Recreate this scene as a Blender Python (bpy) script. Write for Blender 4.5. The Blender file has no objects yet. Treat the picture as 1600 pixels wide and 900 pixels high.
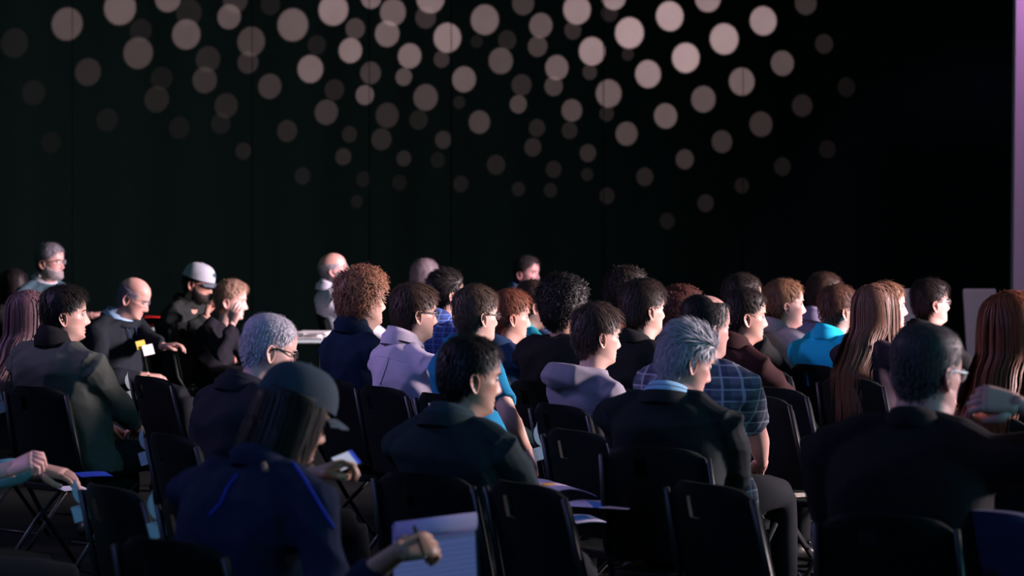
import bpy, math, random
import numpy as np
from mathutils import Vector, Matrix

# ---------------------------------------------------------------- camera, world, lights
F = 4000.0; CAMH = 1.75; HOR = 300.0          # focal length in px, eye height, horizon row
scene = bpy.context.scene
COL = scene.collection
cam_d = bpy.data.cameras.new('camera'); cam = bpy.data.objects.new('camera', cam_d); COL.objects.link(cam)
cam_d.sensor_width = 36.0; cam_d.lens = F / 1600 * 36
cam_d.shift_y = -(450 - HOR) / 1600
cam.location = (0, 0, CAMH); cam.rotation_euler = (math.radians(90), 0, 0)
cam_d.clip_end = 200
cam_d.dof.use_dof = True; cam_d.dof.focus_distance = 10.8; cam_d.dof.aperture_fstop = 3.6
scene.camera = cam
scene.view_settings.view_transform = 'Standard'; scene.view_settings.look = 'None'
scene.view_settings.gamma = 1; scene.view_settings.use_curve_mapping = False
scene.view_settings.exposure = 0.0
w = bpy.data.worlds.new('world'); scene.world = w; w.use_nodes = True
w.node_tree.nodes['Background'].inputs[0].default_value = (0.28, 0.62, 0.60, 1)
w.node_tree.nodes['Background'].inputs[1].default_value = 0.08

def area(name, loc, target, size, power, color, spread=180):
    l = bpy.data.lights.new(name, 'AREA'); l.shape = 'RECTANGLE'; l.size = size[0]; l.size_y = size[1]
    l.energy = power; l.color = color; l.spread = math.radians(spread)
    o = bpy.data.objects.new(name, l); COL.objects.link(o); o.location = loc
    o.rotation_euler = (Vector(target) - Vector(loc)).to_track_quat('-Z', 'Y').to_euler()
    return o
area('stage_key_light', (11.5, 11.8, 3.5), (-0.5, 12.6, 1.1), (2.6, 1.6), 1200, (1.0, 0.78, 0.82), 90)
area('far_fill_light', (9.5, 15.0, 4.2), (-3.0, 17.8, 1.1), (1.2, .8), 150, (1.0, 0.72, 0.80), 45)  # added fill lamp, brightens the dim far-left group
area('stage_teal_light', (8.0, 4.6, 3.2), (0.0, 8.6, 0.9), (.8, .8), 17, (0.18, 0.75, 1.0), 60)
area('violet_back_light', (-5.0, 2.0, 6.5), (0.0, 9.8, 1.0), (0.8, 0.8), 20, (0.22, 0.32, 1.0), 55)
area('violet_side_light', (-6.5, 11.0, 5.5), (-0.5, 11.0, 1.0), (0.8, 0.8), 40, (0.64, 0.44, 1.0), 80)

def P(px, py, s):                               # a pixel at a scale of s px per metre -> point
    return Vector(((px - 800) / s, F / s, CAMH - (py - HOR) / s))

# ---------------------------------------------------------------- materials
def mat(name, color, rough=0.8, metal=0.0, noise=0.0, nscale=30.0, bump=0.0, bscale=200.0, sheen=0.0, emis=None, spec=0.5, attr=None, sss=0.0):
    m = bpy.data.materials.new(name); m.use_nodes = True
    nt = m.node_tree; b = nt.nodes['Principled BSDF']
    b.inputs['Base Color'].default_value = (*color, 1); b.inputs['Roughness'].default_value = rough
    b.inputs['Metallic'].default_value = metal; b.inputs['Specular IOR Level'].default_value = spec
    if sheen: b.inputs['Sheen Weight'].default_value = sheen; b.inputs['Sheen Roughness'].default_value = 0.4
    if sss:
        b.inputs['Subsurface Weight'].default_value = sss
        b.inputs['Subsurface Radius'].default_value = (1.0, 0.35, 0.2); b.inputs['Subsurface Scale'].default_value = 0.008
    tc = nt.nodes.new('ShaderNodeTexCoord')
    last = None
    if noise:
        n = nt.nodes.new('ShaderNodeTexNoise'); n.inputs['Scale'].default_value = nscale; n.inputs['Detail'].default_value = 4
        nt.links.new(tc.outputs['Object'], n.inputs['Vector'])
        mr = nt.nodes.new('ShaderNodeMapRange'); mr.inputs[3].default_value = 1 - noise; mr.inputs[4].default_value = 1 + noise
        nt.links.new(n.outputs['Fac'], mr.inputs[0])
        mx = nt.nodes.new('ShaderNodeMix'); mx.data_type = 'RGBA'; mx.blend_type = 'MULTIPLY'; mx.inputs[0].default_value = 1
        mx.inputs[6].default_value = (*color, 1); nt.links.new(mr.outputs[0], mx.inputs[7]); last = mx.outputs[2]
    if attr:
        a = nt.nodes.new('ShaderNodeAttribute'); a.attribute_name = attr
        mx = nt.nodes.new('ShaderNodeMix'); mx.data_type = 'RGBA'; mx.blend_type = 'MULTIPLY'; mx.inputs[0].default_value = 1
        if last: nt.links.new(last, mx.inputs[6])
        else: mx.inputs[6].default_value = (*color, 1)
        nt.links.new(a.outputs['Color'], mx.inputs[7]); last = mx.outputs[2]
    if last: nt.links.new(last, b.inputs['Base Color'])
    if bump:
        n = nt.nodes.new('ShaderNodeTexNoise'); n.inputs['Scale'].default_value = bscale; n.inputs['Detail'].default_value = 3
        nt.links.new(tc.outputs['Object'], n.inputs['Vector'])
        bp = nt.nodes.new('ShaderNodeBump'); bp.inputs['Strength'].default_value = bump; bp.inputs['Distance'].default_value = 0.003
        nt.links.new(n.outputs['Fac'], bp.inputs['Height']); nt.links.new(bp.outputs[0], b.inputs['Normal'])
    return m

def plaid(name, base, line, line2, pitch=0.045):
    """woven check: crossing bands over the object coordinates"""
    m = mat(name, base, 0.85, bump=0.2)
    nt = m.node_tree; b = nt.nodes['Principled BSDF']
    tc = nt.nodes.new('ShaderNodeTexCoord'); sp = nt.nodes.new('ShaderNodeSeparateXYZ')
    nt.links.new(tc.outputs['Object'], sp.inputs[0])
    at2 = nt.nodes.new('ShaderNodeMath'); at2.operation = 'ARCTAN2'
    nt.links.new(sp.outputs[1], at2.inputs[0]); nt.links.new(sp.outputs[0], at2.inputs[1])
    add = nt.nodes.new('ShaderNodeMath'); add.operation = 'MULTIPLY'; add.inputs[1].default_value = .16
    nt.links.new(at2.outputs[0], add.inputs[0])
    prev = None
    for src, c, per, wd in ((add.outputs[0], line2, pitch, .5), (sp.outputs[2], line2, pitch, .5), (add.outputs[0], line, pitch, .14), (sp.outputs[2], line, pitch, .14)):
        d = nt.nodes.new('ShaderNodeMath'); d.operation = 'DIVIDE'; d.inputs[1].default_value = per; nt.links.new(src, d.inputs[0])
        f = nt.nodes.new('ShaderNodeMath'); f.operation = 'FRACT'; nt.links.new(d.outputs[0], f.inputs[0])
        l = nt.nodes.new('ShaderNodeMath'); l.operation = 'LESS_THAN'; l.inputs[1].default_value = wd; nt.links.new(f.outputs[0], l.inputs[0])
        h = nt.nodes.new('ShaderNodeMath'); h.operation = 'MULTIPLY'; h.inputs[1].default_value = .6; nt.links.new(l.outputs[0], h.inputs[0])
        mx = nt.nodes.new('ShaderNodeMix'); mx.data_type = 'RGBA'
        nt.links.new(h.outputs[0], mx.inputs[0])
        if prev: nt.links.new(prev, mx.inputs[6])
        else: mx.inputs[6].default_value = (*base, 1)
        mx.inputs[7].default_value = (*c, 1); prev = mx.outputs[2]
    nt.links.new(prev, b.inputs['Base Color'])
    return m

M_ = {}
def cloth(rgb, sheen=0.0):
    k = ('c',) + tuple(rgb)
    if k not in M_: M_[k] = mat('cloth', rgb, 0.85, noise=.12, nscale=60, bump=.25, bscale=350, sheen=sheen, spec=.1)
    return M_[k]
def skinm(rgb):
    k = ('s',) + tuple(rgb)
    if k not in M_: M_[k] = mat('skin', rgb, 0.48, noise=.07, nscale=45, bump=.08, bscale=500, attr='tint', sss=.12, spec=.4)
    return M_[k]
def hairm(rgb):
    k = ('h',) + tuple(rgb)
    if k not in M_: M_[k] = mat('hair', rgb, 0.52, noise=.25, nscale=60, attr='tint', spec=.28)
    return M_[k]
BLACKP = mat('black_plastic', (.003, .006, .006), .7, spec=.14)
DARKMETAL = mat('dark_metal', (.008, .010, .012), .4, .1)
PALEMETAL = mat('pale_plastic', (.50, .62, .66), .6)
TROUSER = mat('dark_trouser_cloth', (.008, .010, .013), .9, bump=.2, spec=.1)
SHOE = mat('black_leather', (.012, .012, .012), .4)
PAPER = mat('paper', (.80, .78, .80), .7)
FRAME_BLACK = mat('glasses_frame', (.01, .01, .012), .25)
FRAME_WIRE = mat('wire_frame', (.35, .35, .38), .3, .9)
EYE = mat('eye_white', (.26, .24, .24), .3)
IRIS = mat('iris', (.02, .012, .008), .15)

def lensm():
    m = bpy.data.materials.new('lens_glass'); m.use_nodes = True
    b = m.node_tree.nodes['Principled BSDF']; b.inputs['Alpha'].default_value = .10
    b.inputs['Roughness'].default_value = 0.03; b.inputs['Base Color'].default_value = (.8, .85, .9, 1)
    return m
LENS = lensm()

# ---------------------------------------------------------------- mesh helpers
class MB:
    def __init__(s): s.v = []; s.f = []; s.n = 0; s.c = []
    def add(s, v, f, c=None):
        v = np.asarray(v, float).reshape(-1, 3)
        s.v.append(v); s.f += [tuple(int(i) + s.n for i in q) for q in f]; s.n += len(v)
        s.c.append(np.ones((len(v), 3)) if c is None else np.broadcast_to(np.asarray(c, float), (len(v), 3)))
        return s
    def box(s, lo, hi, M=None):
        x0, y0, z0 = lo; x1, y1, z1 = hi
        v = np.array([[x0,y0,z0],[x1,y0,z0],[x1,y1,z0],[x0,y1,z0],[x0,y0,z1],[x1,y0,z1],[x1,y1,z1],[x0,y1,z1]], float)
        if M is not None: v = xf(M, v)
        return s.add(v, [(0,3,2,1),(4,5,6,7),(0,1,5,4),(1,2,6,5),(2,3,7,6),(3,0,4,7)])
    def grid(s, G, close_u=False, close_v=True, cap0=False, cap1=False, c=None):
        """G: rows x cols x 3"""
        R, C = G.shape[:2]; f = []
        for i in range(R if close_u else R - 1):
            i2 = (i + 1) % R
            for j in range(C if close_v else C - 1):
                j2 = (j + 1) % C
                f.append((i*C+j, i*C+j2, i2*C+j2, i2*C+j))
        if cap0: f.append(tuple(range(C))[::-1])
        if cap1: f.append(tuple((R-1)*C + j for j in range(C)))
        return s.add(G.reshape(-1, 3), f, c)
    def tube(s, pts, rad, n=8, cap=True, flat=1.0, c=None):
        pts = np.asarray([tuple(p) for p in pts], float); K = len(pts)
        rad = np.broadcast_to(np.asarray(rad, float), (K,)) if np.ndim(rad) < 2 else rad
        T = np.gradient(pts, axis=0); T /= np.linalg.norm(T, axis=1)[:, None] + 1e-9
        ref = np.array([0, 0, 1.]) if abs(T[0][2]) < .9 else np.array([1., 0, 0])
        U = []; u = np.cross(T[0], ref); u /= np.linalg.norm(u)
        for k in range(K):
            u = u - T[k] * u.dot(T[k]); u /= np.linalg.norm(u) + 1e-9; U.append(u)
        U = np.array(U); V = np.cross(T, U)
        a = np.linspace(0, 2*np.pi, n, endpoint=False)
        G = pts[:, None] + rad[:, None, None] * (np.cos(a)[None, :, None]*U[:, None] + flat*np.sin(a)[None, :, None]*V[:, None])
        return s.grid(G, cap0=cap, cap1=cap, c=c)
    def ball(s, cen, r, n=10, M=None, c=None):
        r = np.broadcast_to(np.asarray(r, float), (3,))
        th = np.linspace(0.05, np.pi-.05, n); ph = np.linspace(0, 2*np.pi, n*2, endpoint=False)
        G = np.stack([np.sin(th)[:, None]*np.cos(ph), np.sin(th)[:, None]*np.sin(ph), np.repeat(np.cos(th)[:, None], n*2, 1)], -1) * r
        if M is not None: G = xf(M, G.reshape(-1, 3)).reshape(G.shape)
        return s.grid(G[::-1] + np.asarray(tuple(cen)), cap0=True, cap1=True, c=c)
    def mesh(s, name, m, smooth=True, color=False):
        me = bpy.data.meshes.new(name)
        V = np.concatenate(s.v); me.from_pydata(V.tolist(), [], s.f)
        for mm in (m if isinstance(m, (list, tuple)) else [m]): me.materials.append(mm)
        if smooth: me.shade_smooth()
        if color:
            a = me.color_attributes.new('tint', 'FLOAT_COLOR', 'POINT')
            cc = np.ones((s.n, 4)); cc[:, :3] = np.concatenate(s.c); a.data.foreach_set('color', cc.ravel())
        return me
    def build(s, name, m, parent=None, smooth=True, color=False, **kw):
        return link(name, s.mesh(name, m, smooth, color), parent, **kw)

def link(name, data, parent=None, loc=None, rotz=None, **kw):
    o = bpy.data.objects.new(name, data); COL.objects.link(o)
    if parent is not None: o.parent = parent
    if loc is not None: o.location = loc
    if rotz is not None: o.rotation_euler = (0, 0, rotz)
    for k, v in kw.items():
        if v is not None: o[k] = v
    return o
def xf(M, v): v = np.asarray(v, float); A = np.array(M); return v @ A[:3, :3].T + A[:3, 3]
def smooth01(x): x = np.clip(x, 0, 1); return x*x*(3-2*x)
def dup(root, loc, rotz, **kw):
    r = root.copy(); COL.objects.link(r); r.location = loc; r.rotation_euler = (0, 0, rotz)
    for k, v in kw.items():
        if v is not None: r[k] = v
    for ch in list(root.children):
        c = ch.copy(); COL.objects.link(c); c.parent = r
        for g in ch.children:
            d = g.copy(); COL.objects.link(d); d.parent = c
    return r
R = math.radians

# ---------------------------------------------------------------- the room
WY = 23.0; WS = F / WY
fl = MB(); fl.box((-9, 2, -.05), (12, WY + .6, 0))
CARPET = mat('dark_carpet', (.006, .008, .009), .95, noise=.3, nscale=40, bump=.4, bscale=300, spec=.1)
fl.build('floor', CARPET, smooth=False, kind='structure')
DRAPE = mat('black_drape', (.004, .012, .011), .95, noise=.15, nscale=6, bump=.2, bscale=90, spec=.1)
wall = MB(); wall.box((-9, WY + .25, 0), (12, WY + .35, 7))
wo = wall.build('wall_back', mat('black_wall', (.012, .014, .014), .95), smooth=False, kind='structure')
seams = [-200, 113, 394, 577, 705, 943, 1161, 1400, 1660]
for a, b in zip(seams[:-1], seams[1:]):          # hung cloth panels, butted with a narrow shadow gap
    x0 = (a - 800) / WS + .004; x1 = (b - 800) / WS - .004
    nx = 40; xs = np.linspace(x0, x1, nx); t = np.linspace(0, 1, nx)
    fold = .012*np.sin(xs*9.0 + a) * np.sin(t*np.pi)
    front = np.stack([xs, WY + fold, np.zeros(nx)], -1)
    ring = np.concatenate([front, np.stack([xs[::-1], np.full(nx, WY + .12), np.zeros(nx)], -1)])
    G = np.stack([ring + [0, 0, z] for z in (0.02, 2, 4, 6.5)])
    m = MB(); m.grid(G, cap0=True, cap1=True); m.build('drape_panel', DRAPE, wo, smooth=False)

# dots of light thrown on the drapes by a projector lamp with a punched disc; (x, y, radius, brightness)
D1 = """45,135,45,28 105,290,38,22 210,75,50,95 275,225,42,50 335,375,35,22 160,445,32,15 375,25,52,115 432,165,48,80 490,310,40,38 560,400,34,20 505,245,36,24 440,95,36,28 590,40,42,35 582,108,46,100 525,-5,42,110 650,185,40,42 640,250,40,58 690,385,32,26 707,330,38,40 716,52,38,100 735,0,40,55 785,130,45,75 775,195,34,55 845,15,32,28 915,78,50,110 843,270,38,65 897,410,33,42 760,472,26,32 945,550,26,28 990,140,30,30 970,215,42,125 1042,30,48,150 1020,350,38,65 1045,280,32,38 1095,158,38,140 1110,90,32,75 1160,-8,34,130 1158,228,34,70 1140,297,30,100 1092,420,25,35 1073,490,26,45 1135,560,24,22 1115,630,20,22 1210,360,38,50 1192,435,33,45 1228,38,42,115 1210,105,40,120 1280,175,38,130 1262,240,27,90 1262,495,24,42 1308,375,30,32 1248,570,24,20 1345,-5,46,140 1330,55,34,60 1330,305,40,80 1385,437,27,50 1398,118,45,150 1380,185,26,60 1450,248,39,110 1368,500,24,22 1435,320,20,30 1440,575,25,28 1498,382,35,75 1515,62,46,120 1550,515,30,35 1565,190,40,90 1490,130,20,28 1585,125,30,40"""
D2 = """35,10,36,70 90,80,38,105 80,145,32,75 203,30,45,160 190,95,28,55 140,212,38,115 130,270,30,75 20,325,28,80 30,265,33,50 78,400,27,40 65,460,28,45 187,345,34,85 180,408,26,40 250,160,43,165 243,225,24,55 302,292,42,115 296,355,24,40 237,478,27,50 235,545,20,28 130,530,26,32 120,595,22,28 318,-10,40,160 305,40,28,40 367,103,47,190 362,170,20,40 358,418,36,85 425,232,42,160 415,553,28,40 297,612,25,30 493,50,45,190 480,362,38,110 540,497,30,62 543,180,45,190 612,-5,42,160 598,310,40,100 663,122,47,180 656,443,34,60 605,635,27,35 718,255,42,120 718,580,24,28 778,388,38,60 785,65,44,165 845,197,38,95 845,520,28,28 918,10,36,60 907,330,34,40 975,138,30,40 1045,272,30,22 985,467,28,20 20,590,22,28 485,690,25,24"""
dots = []
for txt, off in ((D1, 0), (D2, 800)):
    for q in txt.split():
        x, y, r, b = map(float, q.split(',')); dots.append((x/2 + off, y/2, r/2, b/255))
LP = Vector((0.8, 3.0, 6.2)); LT = P(720, 130, WS)
pl = bpy.data.lights.new('dot_projector_light', 'SPOT'); plo = bpy.data.objects.new('dot_projector_light', pl); COL.objects.link(plo)
plo.location = LP; q = (LT - LP).to_track_quat('-Z', 'Y'); plo.rotation_euler = q.to_euler()
pl.spot_size = R(70); pl.spot_blend = 0; pl.shadow_soft_size = 0.0; pl.energy = 3000.0; pl.color = (1, 1, 1)
pl.use_nodes = True; nt = pl.node_tree; em = nt.nodes['Emission']
tc = nt.nodes.new('ShaderNodeTexCoord'); sp = nt.nodes.new('ShaderNodeSeparateXYZ'); nt.links.new(tc.outputs['Normal'], sp.inputs[0])
def mth(op, a, b=None):
    n = nt.nodes.new('ShaderNodeMath'); n.operation = op
    for i, v in enumerate((a, b)):
        if v is None: continue
        if isinstance(v, (int, float)): n.inputs[i].default_value = v
        else: nt.links.new(v, n.inputs[i])
    return n.outputs[0]
ux = mth('DIVIDE', sp.outputs[0], sp.outputs[2]); uy = mth('DIVIDE', sp.outputs[1], sp.outputs[2])
cb = nt.nodes.new('ShaderNodeCombineXYZ'); nt.links.new(ux, cb.inputs[0]); nt.links.new(mth('MULTIPLY', uy, 0.93), cb.inputs[1])
acc = None; inv = q.to_matrix().inverted()
for x, y, r, b in dots:
    L = inv @ (P(x, y, WS) - LP); d = abs(L.z); u, v = L.x / L.z, L.y / L.z
    rr = (r / WS) / d
    dn = nt.nodes.new('ShaderNodeVectorMath'); dn.operation = 'DISTANCE'
    nt.links.new(cb.outputs[0], dn.inputs[0]); dn.inputs[1].default_value = (u, v*0.93, 0)
    mr = nt.nodes.new('ShaderNodeMapRange'); mr.interpolation_type = 'SMOOTHSTEP'
    lin = ((b + .055) / 1.055) ** 2.4
    mr.inputs[1].default_value = rr*1.04; mr.inputs[2].default_value = rr*.84; mr.inputs[3].default_value = 0; mr.inputs[4].default_value = lin
    nt.links.new(dn.outputs['Value'], mr.inputs[0])
    acc = mr.outputs[0] if acc is None else mth('ADD', acc, mr.outputs[0])
DOT_POWER = 636.0
nt.links.new(mth('MULTIPLY', acc, DOT_POWER), em.inputs['Strength'])
em.inputs['Color'].default_value = (1.0, .309, .337, 1)

# tall lit fabric panel at the right edge of the stage
pn = MB(); a0 = P(1588, -80, 190); 
xL = a0.x; yP = a0.y
G = np.array([[[xL-.035, yP, .0], [xL+1.3, yP, 0.], [xL+1.3, yP+.12, 0.], [xL-.035, yP+.12, 0.]], [[xL+.012, yP, 4.6], [xL+1.3, yP, 4.6], [xL+1.3, yP+.12, 4.6], [xL+.012, yP+.12, 4.6]]])
pn.grid(G, cap0=True, cap1=True)
po = pn.build('lit_banner', mat('pale_stage_fabric', (.62, .56, .60), .9, noise=.05, bump=.15), smooth=False,
         label='tall pale lilac lit fabric panel at the right edge of the stage', category='panel')
area('panel_wash_light', (xL + .5, yP - .8, 5.6), (xL + .3, yP, 3.6), (.3, .3), 13, (.92, .38, 1.0), 50)  # lamp in front of the panel, lights it from above
# ---------------------------------------------------------------- folding chairs
def chair_parts(navy=False, infills=False, pad=False):
    root = bpy.data.objects.new('folding_chair', None); COL.objects.link(root)
    shell = BLACKP if not navy else mat('navy_chair_fabric', (.02, .024, .09), .8, noise=.1, bump=.3)
    # back: rounded, curved, leaning panel with a square hand hole
    nu, nv = 24, 18
    def bp(u, v, off):                      # u -1..1 across, v 0..1 up
        hw = .208 - .02*v
        zz = v
        edge = max(0., (v - .80)/.20)
        hw2 = hw * (1 - .22*edge**3)
        y = u*hw2
        z = .50 + .395*zz - .018*edge*abs(u)**4
        x = -.160 - .26*(z - .50) + .05*u*u + off
        return (x, y, z)
    us = np.linspace(-1, 1, nu+1); vs = np.linspace(0, 1, nv+1)
    hole = lambda i, j: (13 <= i <= 15) and (13 <= j <= 15)
    if navy: hole = lambda i, j: False
    m = MB(); V = []; idx = {}
    for side, off in ((0, 0), (1, -.012 if not navy else -.045)):
        for j, v in enumerate(vs):
            for i, u in enumerate(us):
                idx[(side, i, j)] = len(V); V.append(bp(u, v, off))
    f = []
    for j in range(nv):
        for i in range(nu):
            if hole(i, j): continue
            f.append([idx[(0, i, j)], idx[(0, i+1, j)], idx[(0, i+1, j+1)], idx[(0, i, j+1)]])
            f.append([idx[(1, i, j)], idx[(1, i, j+1)], idx[(1, i+1, j+1)], idx[(1, i+1, j)]])
            for (di, dj, e) in ((-1, 0, ((i, j), (i, j+1))), (1, 0, ((i+1, j+1), (i+1, j))), (0, -1, ((i+1, j), (i, j))), (0, 1, ((i, j+1), (i+1, j+1)))):
                ni, nj = i+di, j+dj
                if ni < 0 or nj < 0 or ni >= nu or nj >= nv or hole(ni, nj):
                    (a, b) = e
                    f.append([idx[(0, *a)], idx[(0, *b)], idx[(1, *b)], idx[(1, *a)]])
    m.add(V, f); m.build('backrest', shell, root, smooth=False)
    # seat
    n = 16; G = []
    for z, k in ((.425, .96), (.43, 1), (.45, 1), (.455, .96)):
        a = np.linspace(0, 2*np.pi, 28, endpoint=False)
        c, s_ = np.cos(a), np.sin(a)
        G.append(np.stack([.04 + k*.205*np.sign(c)*abs(c)**.45, k*.200*np.sign(s_)*abs(s_)**.45, np.full(28, z)], -1))
    m = MB(); m.grid(np.array(G), cap0=True, cap1=True); m.build('seat', shell, root, smooth=False)
    for sy in (-1, 1):
        m = MB(); m.tube([(-.225, sy*.192, .86), (-.150, sy*.208, .55), (.02, sy*.220, .30), (.26, sy*.220, .012)], .0105, 8)
        m.build('leg', DARKMETAL, root)
        m = MB(); m.tube([(.20, sy*.206, .44), (-.02, sy*.206, .27), (-.27, sy*.206, .012)], .0105, 8)
        m.build('leg', DARKMETAL, root)
    for q in ([(.20, -.206, .14), (.20, .206, .14)], [(-.20, -.206, .10), (-.20, .206, .10)]):
        m = MB(); m.tube(q, .008, 6); m.build('stretcher', DARKMETAL, root)
    if infills:
        # pale crescent and square plates, added in place of bright openings beside the back
        a = np.linspace(-1.2, 1.2, 9)
        out = np.stack([np.zeros(9), .030*np.cos(a) - .006, .042*np.sin(a)], -1)
        inn = np.stack([np.zeros(9), .012*np.cos(a) - .006, .055*np.sin(a)], -1)[::-1]
        ring = np.concatenate([out, inn]); 
        Mx = Matrix.Translation((-.205, .232, .850)) @ Matrix.Rotation(R(68), 4, 'Z') @ Matrix.Rotation(R(-15), 4, 'X')
        m = MB(); m.grid(np.stack([xf(Mx, ring), xf(Mx, ring + [.004, 0, 0])]), cap0=True, cap1=True)
        m.build('gap_crescent', PALEMETAL, root, smooth=False)
        m = MB(); Mx = Matrix.Translation((-.195, .242, .785)) @ Matrix.Rotation(R(68), 4, 'Z') @ Matrix.Rotation(R(-15), 4, 'X')
        m.box((-.002, -.028, -.024), (.003, .028, .024), Mx); m.build('gap_square', PALEMETAL, root, smooth=False)
    return root
CH0 = chair_parts(); CH1 = chair_parts(infills=True); CHN = chair_parts(navy=True)
used = {id(CH0): False, id(CH1): False, id(CHN): False}
def chair(loc, yaw, label, proto=None, group=None):
    proto = proto or CH0
    if not used[id(proto)]:
        used[id(proto)] = True; o = proto; o.location = (loc[0], loc[1], 0); o.rotation_euler = (0, 0, yaw)
    else: o = dup(proto, (loc[0], loc[1], 0), yaw)
    o['label'] = label; o['category'] = 'chair'
    if group: o['group'] = group
    elif 'group' in o: del o['group']
    return o

# ---------------------------------------------------------------- people
LV = np.array([  # nominal level above the chin, front, back, half width, centre
 [-.115,.030,-.070,.066,-.020],[-.08,.032,-.064,.058,-.015],[-.045,.036,-.060,.055,-.012],[-.02,.044,-.060,.055,-.008],
 [-.002,.060,-.060,.054,.0],[.012,.080,-.061,.053,.0],[.022,.0885,-.062,.055,.0],[.035,.089,-.065,.059,.0],[.048,.0865,-.069,.063,.0],[.062,.087,-.075,.066,.0],
 [.08,.0885,-.083,.069,.0],[.10,.088,-.090,.0715,.0],[.12,.087,-.096,.073,.0],[.14,.0925,-.100,.075,.0],[.16,.0925,-.101,.0765,.0],
 [.18,.087,-.098,.0755,.0],[.20,.075,-.088,.068,.0],[.215,.058,-.073,.057,.0],[.226,.038,-.053,.042,.0],[.233,.016,-.030,.022,.0],[.235,.0,-.012,.006,-.005]])
NC = 60
_u = np.linspace(0, 2*np.pi, NC, endpoint=False); TT = _u - .42*np.sin(_u)
def head_grid(wide=1.0, jaw=1.0, nose=1.0, chin=1.0, belly=0.0):
    zs = np.concatenate([np.linspace(-.105, .02, 18)[:-1], np.linspace(.02, .14, 38)[:-1], np.linspace(.14, .2, 12)[:-1], [.2,.206,.212,.2175,.2225,.2265,.230,.2325,.2342,.235]])
    cols = [np.interp(zs, LV[:, 0], LV[:, k]) for k in range(1, 5)]
    k = np.array([.25, .5, .25])
    for c in cols:
        for _ in range(2): c[1:-1] = np.convolve(c, k, 'same')[1:-1]
    xfv, xbv, hw, xc = cols
    hw = hw * wide * np.where(zs < .07, 1 + (jaw - 1)*np.clip((.07 - zs)/.06, 0, 1), 1)
    ct, st = np.cos(TT)[None], np.sin(TT)[None]
    ext = np.where(ct > 0, (xfv - xc)[:, None], (xc - xbv)[:, None])
    X = xc[:, None] + ext * np.sign(ct)*abs(ct)**.92; Y = hw[:, None]*np.sign(st)*abs(st)**.95
    Z = np.repeat(zs[:, None], NC, 1)
    fr = np.clip(ct, 0, 1)
    g = lambda a, m, s: np.exp(-((a - m)/s)**2)
    # nose
    hN = np.interp(zs, [.064, .069, .0745, .080, .086, .10, .12, .136, .15], [0, .006, .020, .0265, .0245, .0170, .0075, .001, 0])*nose
    wN = np.interp(zs, [.06, .072, .085, .11, .14], [.014, .0135, .0105, .0075, .009])
    X = X + fr*hN[:, None]*np.exp(-(abs(Y)/wN[:, None])**2.2)
    for sy in (-1, 1):
        X = X + fr*.006*g(Z, .074, .006)*g(Y, sy*.013, .005)          # nostril wing
        X = X - fr*.014*g(Z, .119, .0115)*g(Y, sy*.031, .015)         # socket
        X = X + fr*.0075*g(Z, .117, .0075)*g(Y, sy*.031, .011)         # lids over the eyeball
        X = X + fr*.004*g(Z, .136, .008)*g(Y, sy*.03, .02)            # brow
        Y = Y + sy*.004*g(Z, .098, .014)*g(X, .055, .022)*(st*sy > 0)  # cheekbone
        Y = Y - sy*.004*g(Z, .16, .02)*g(X, .055, .02)*(st*sy > 0)
    lipw = np.exp(-(abs(Y)/.022)**3)
    X = X + fr*lipw*(.0060*g(Z, .0555, .0042) + .0055*g(Z, .0455, .0045) - .0035*g(Z, .0505, .0018) - .002*g(Z, .036, .005))
    X = X + fr*.004*chin*g(Z, .020, .010)*g(Y, 0, .018)
    # tilt of the low rings: the jaw rises to the ear
    w = 1 - smooth01((zs - .035)/.055); w = w[:, None]
    Z = Z - w*.30*(X - .055)
    lo = (.62 + .38*smooth01((zs + .100)/.05))[:, None]; X = -.018 + (X + .018)*lo
    # colour
    C = np.ones(X.shape + (3,))
    lip = (fr > .3)*np.exp(-(abs(Y)/.021)**4)*g(Z, .051 , .0085)
    C = C*(1 - .45*lip[..., None]*np.array([.15, .9, .7]))
    ch = (fr > 0)*g(Z, .085, .02)*g(abs(Y), .045, .018)
    C = C*(1 - .16*ch[..., None]*np.array([0, 1, .8]))
    return np.stack([X, Y, Z], -1), C, zs

def ear_grid(sy):
    """C-shaped outer ear with a raised rim, hollow bowl and lobe"""
    nr, na = 7, 22
    a = np.linspace(0, 2*np.pi, na, endpoint=False); G = []
    for i in range(nr + 2):
        r = min(i, nr)/nr
        back = (i == nr + 1)
        rx = .0165*(1 + .12*np.sin(a)); rz = .031
        x = -r*rx*np.cos(a)*(1.0 if not back else .9) - .004; z = r*rz*np.sin(a)*(1.0 if not back else .9)
        z = z - .003*(np.sin(a) < -.5)
        x = np.where(np.sin(a) < 0, x*(1 + .25*np.sin(a)), x)
        h = .006*np.exp(-((r - .9)/.16)**2) - .007*np.exp(-((r)/.45)**2)
        y = np.full(na, .006 + h) + .010*r*np.cos(a)*(1) 
        if back: y = y - .009
        G.append(np.stack([x, y*1.0, z], -1))
    G = np.array(G); G[..., 1] *= sy
    M = Matrix.Translation((-.010, sy*.0735, .098)) @ Matrix.Rotation(R(-12), 4, 'Y') @ Matrix.Rotation(R(sy*14), 4, 'Z')
    out = xf(M, G.reshape(-1, 3)).reshape(G.shape)
    return out[::-1] if sy > 0 else out

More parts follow.
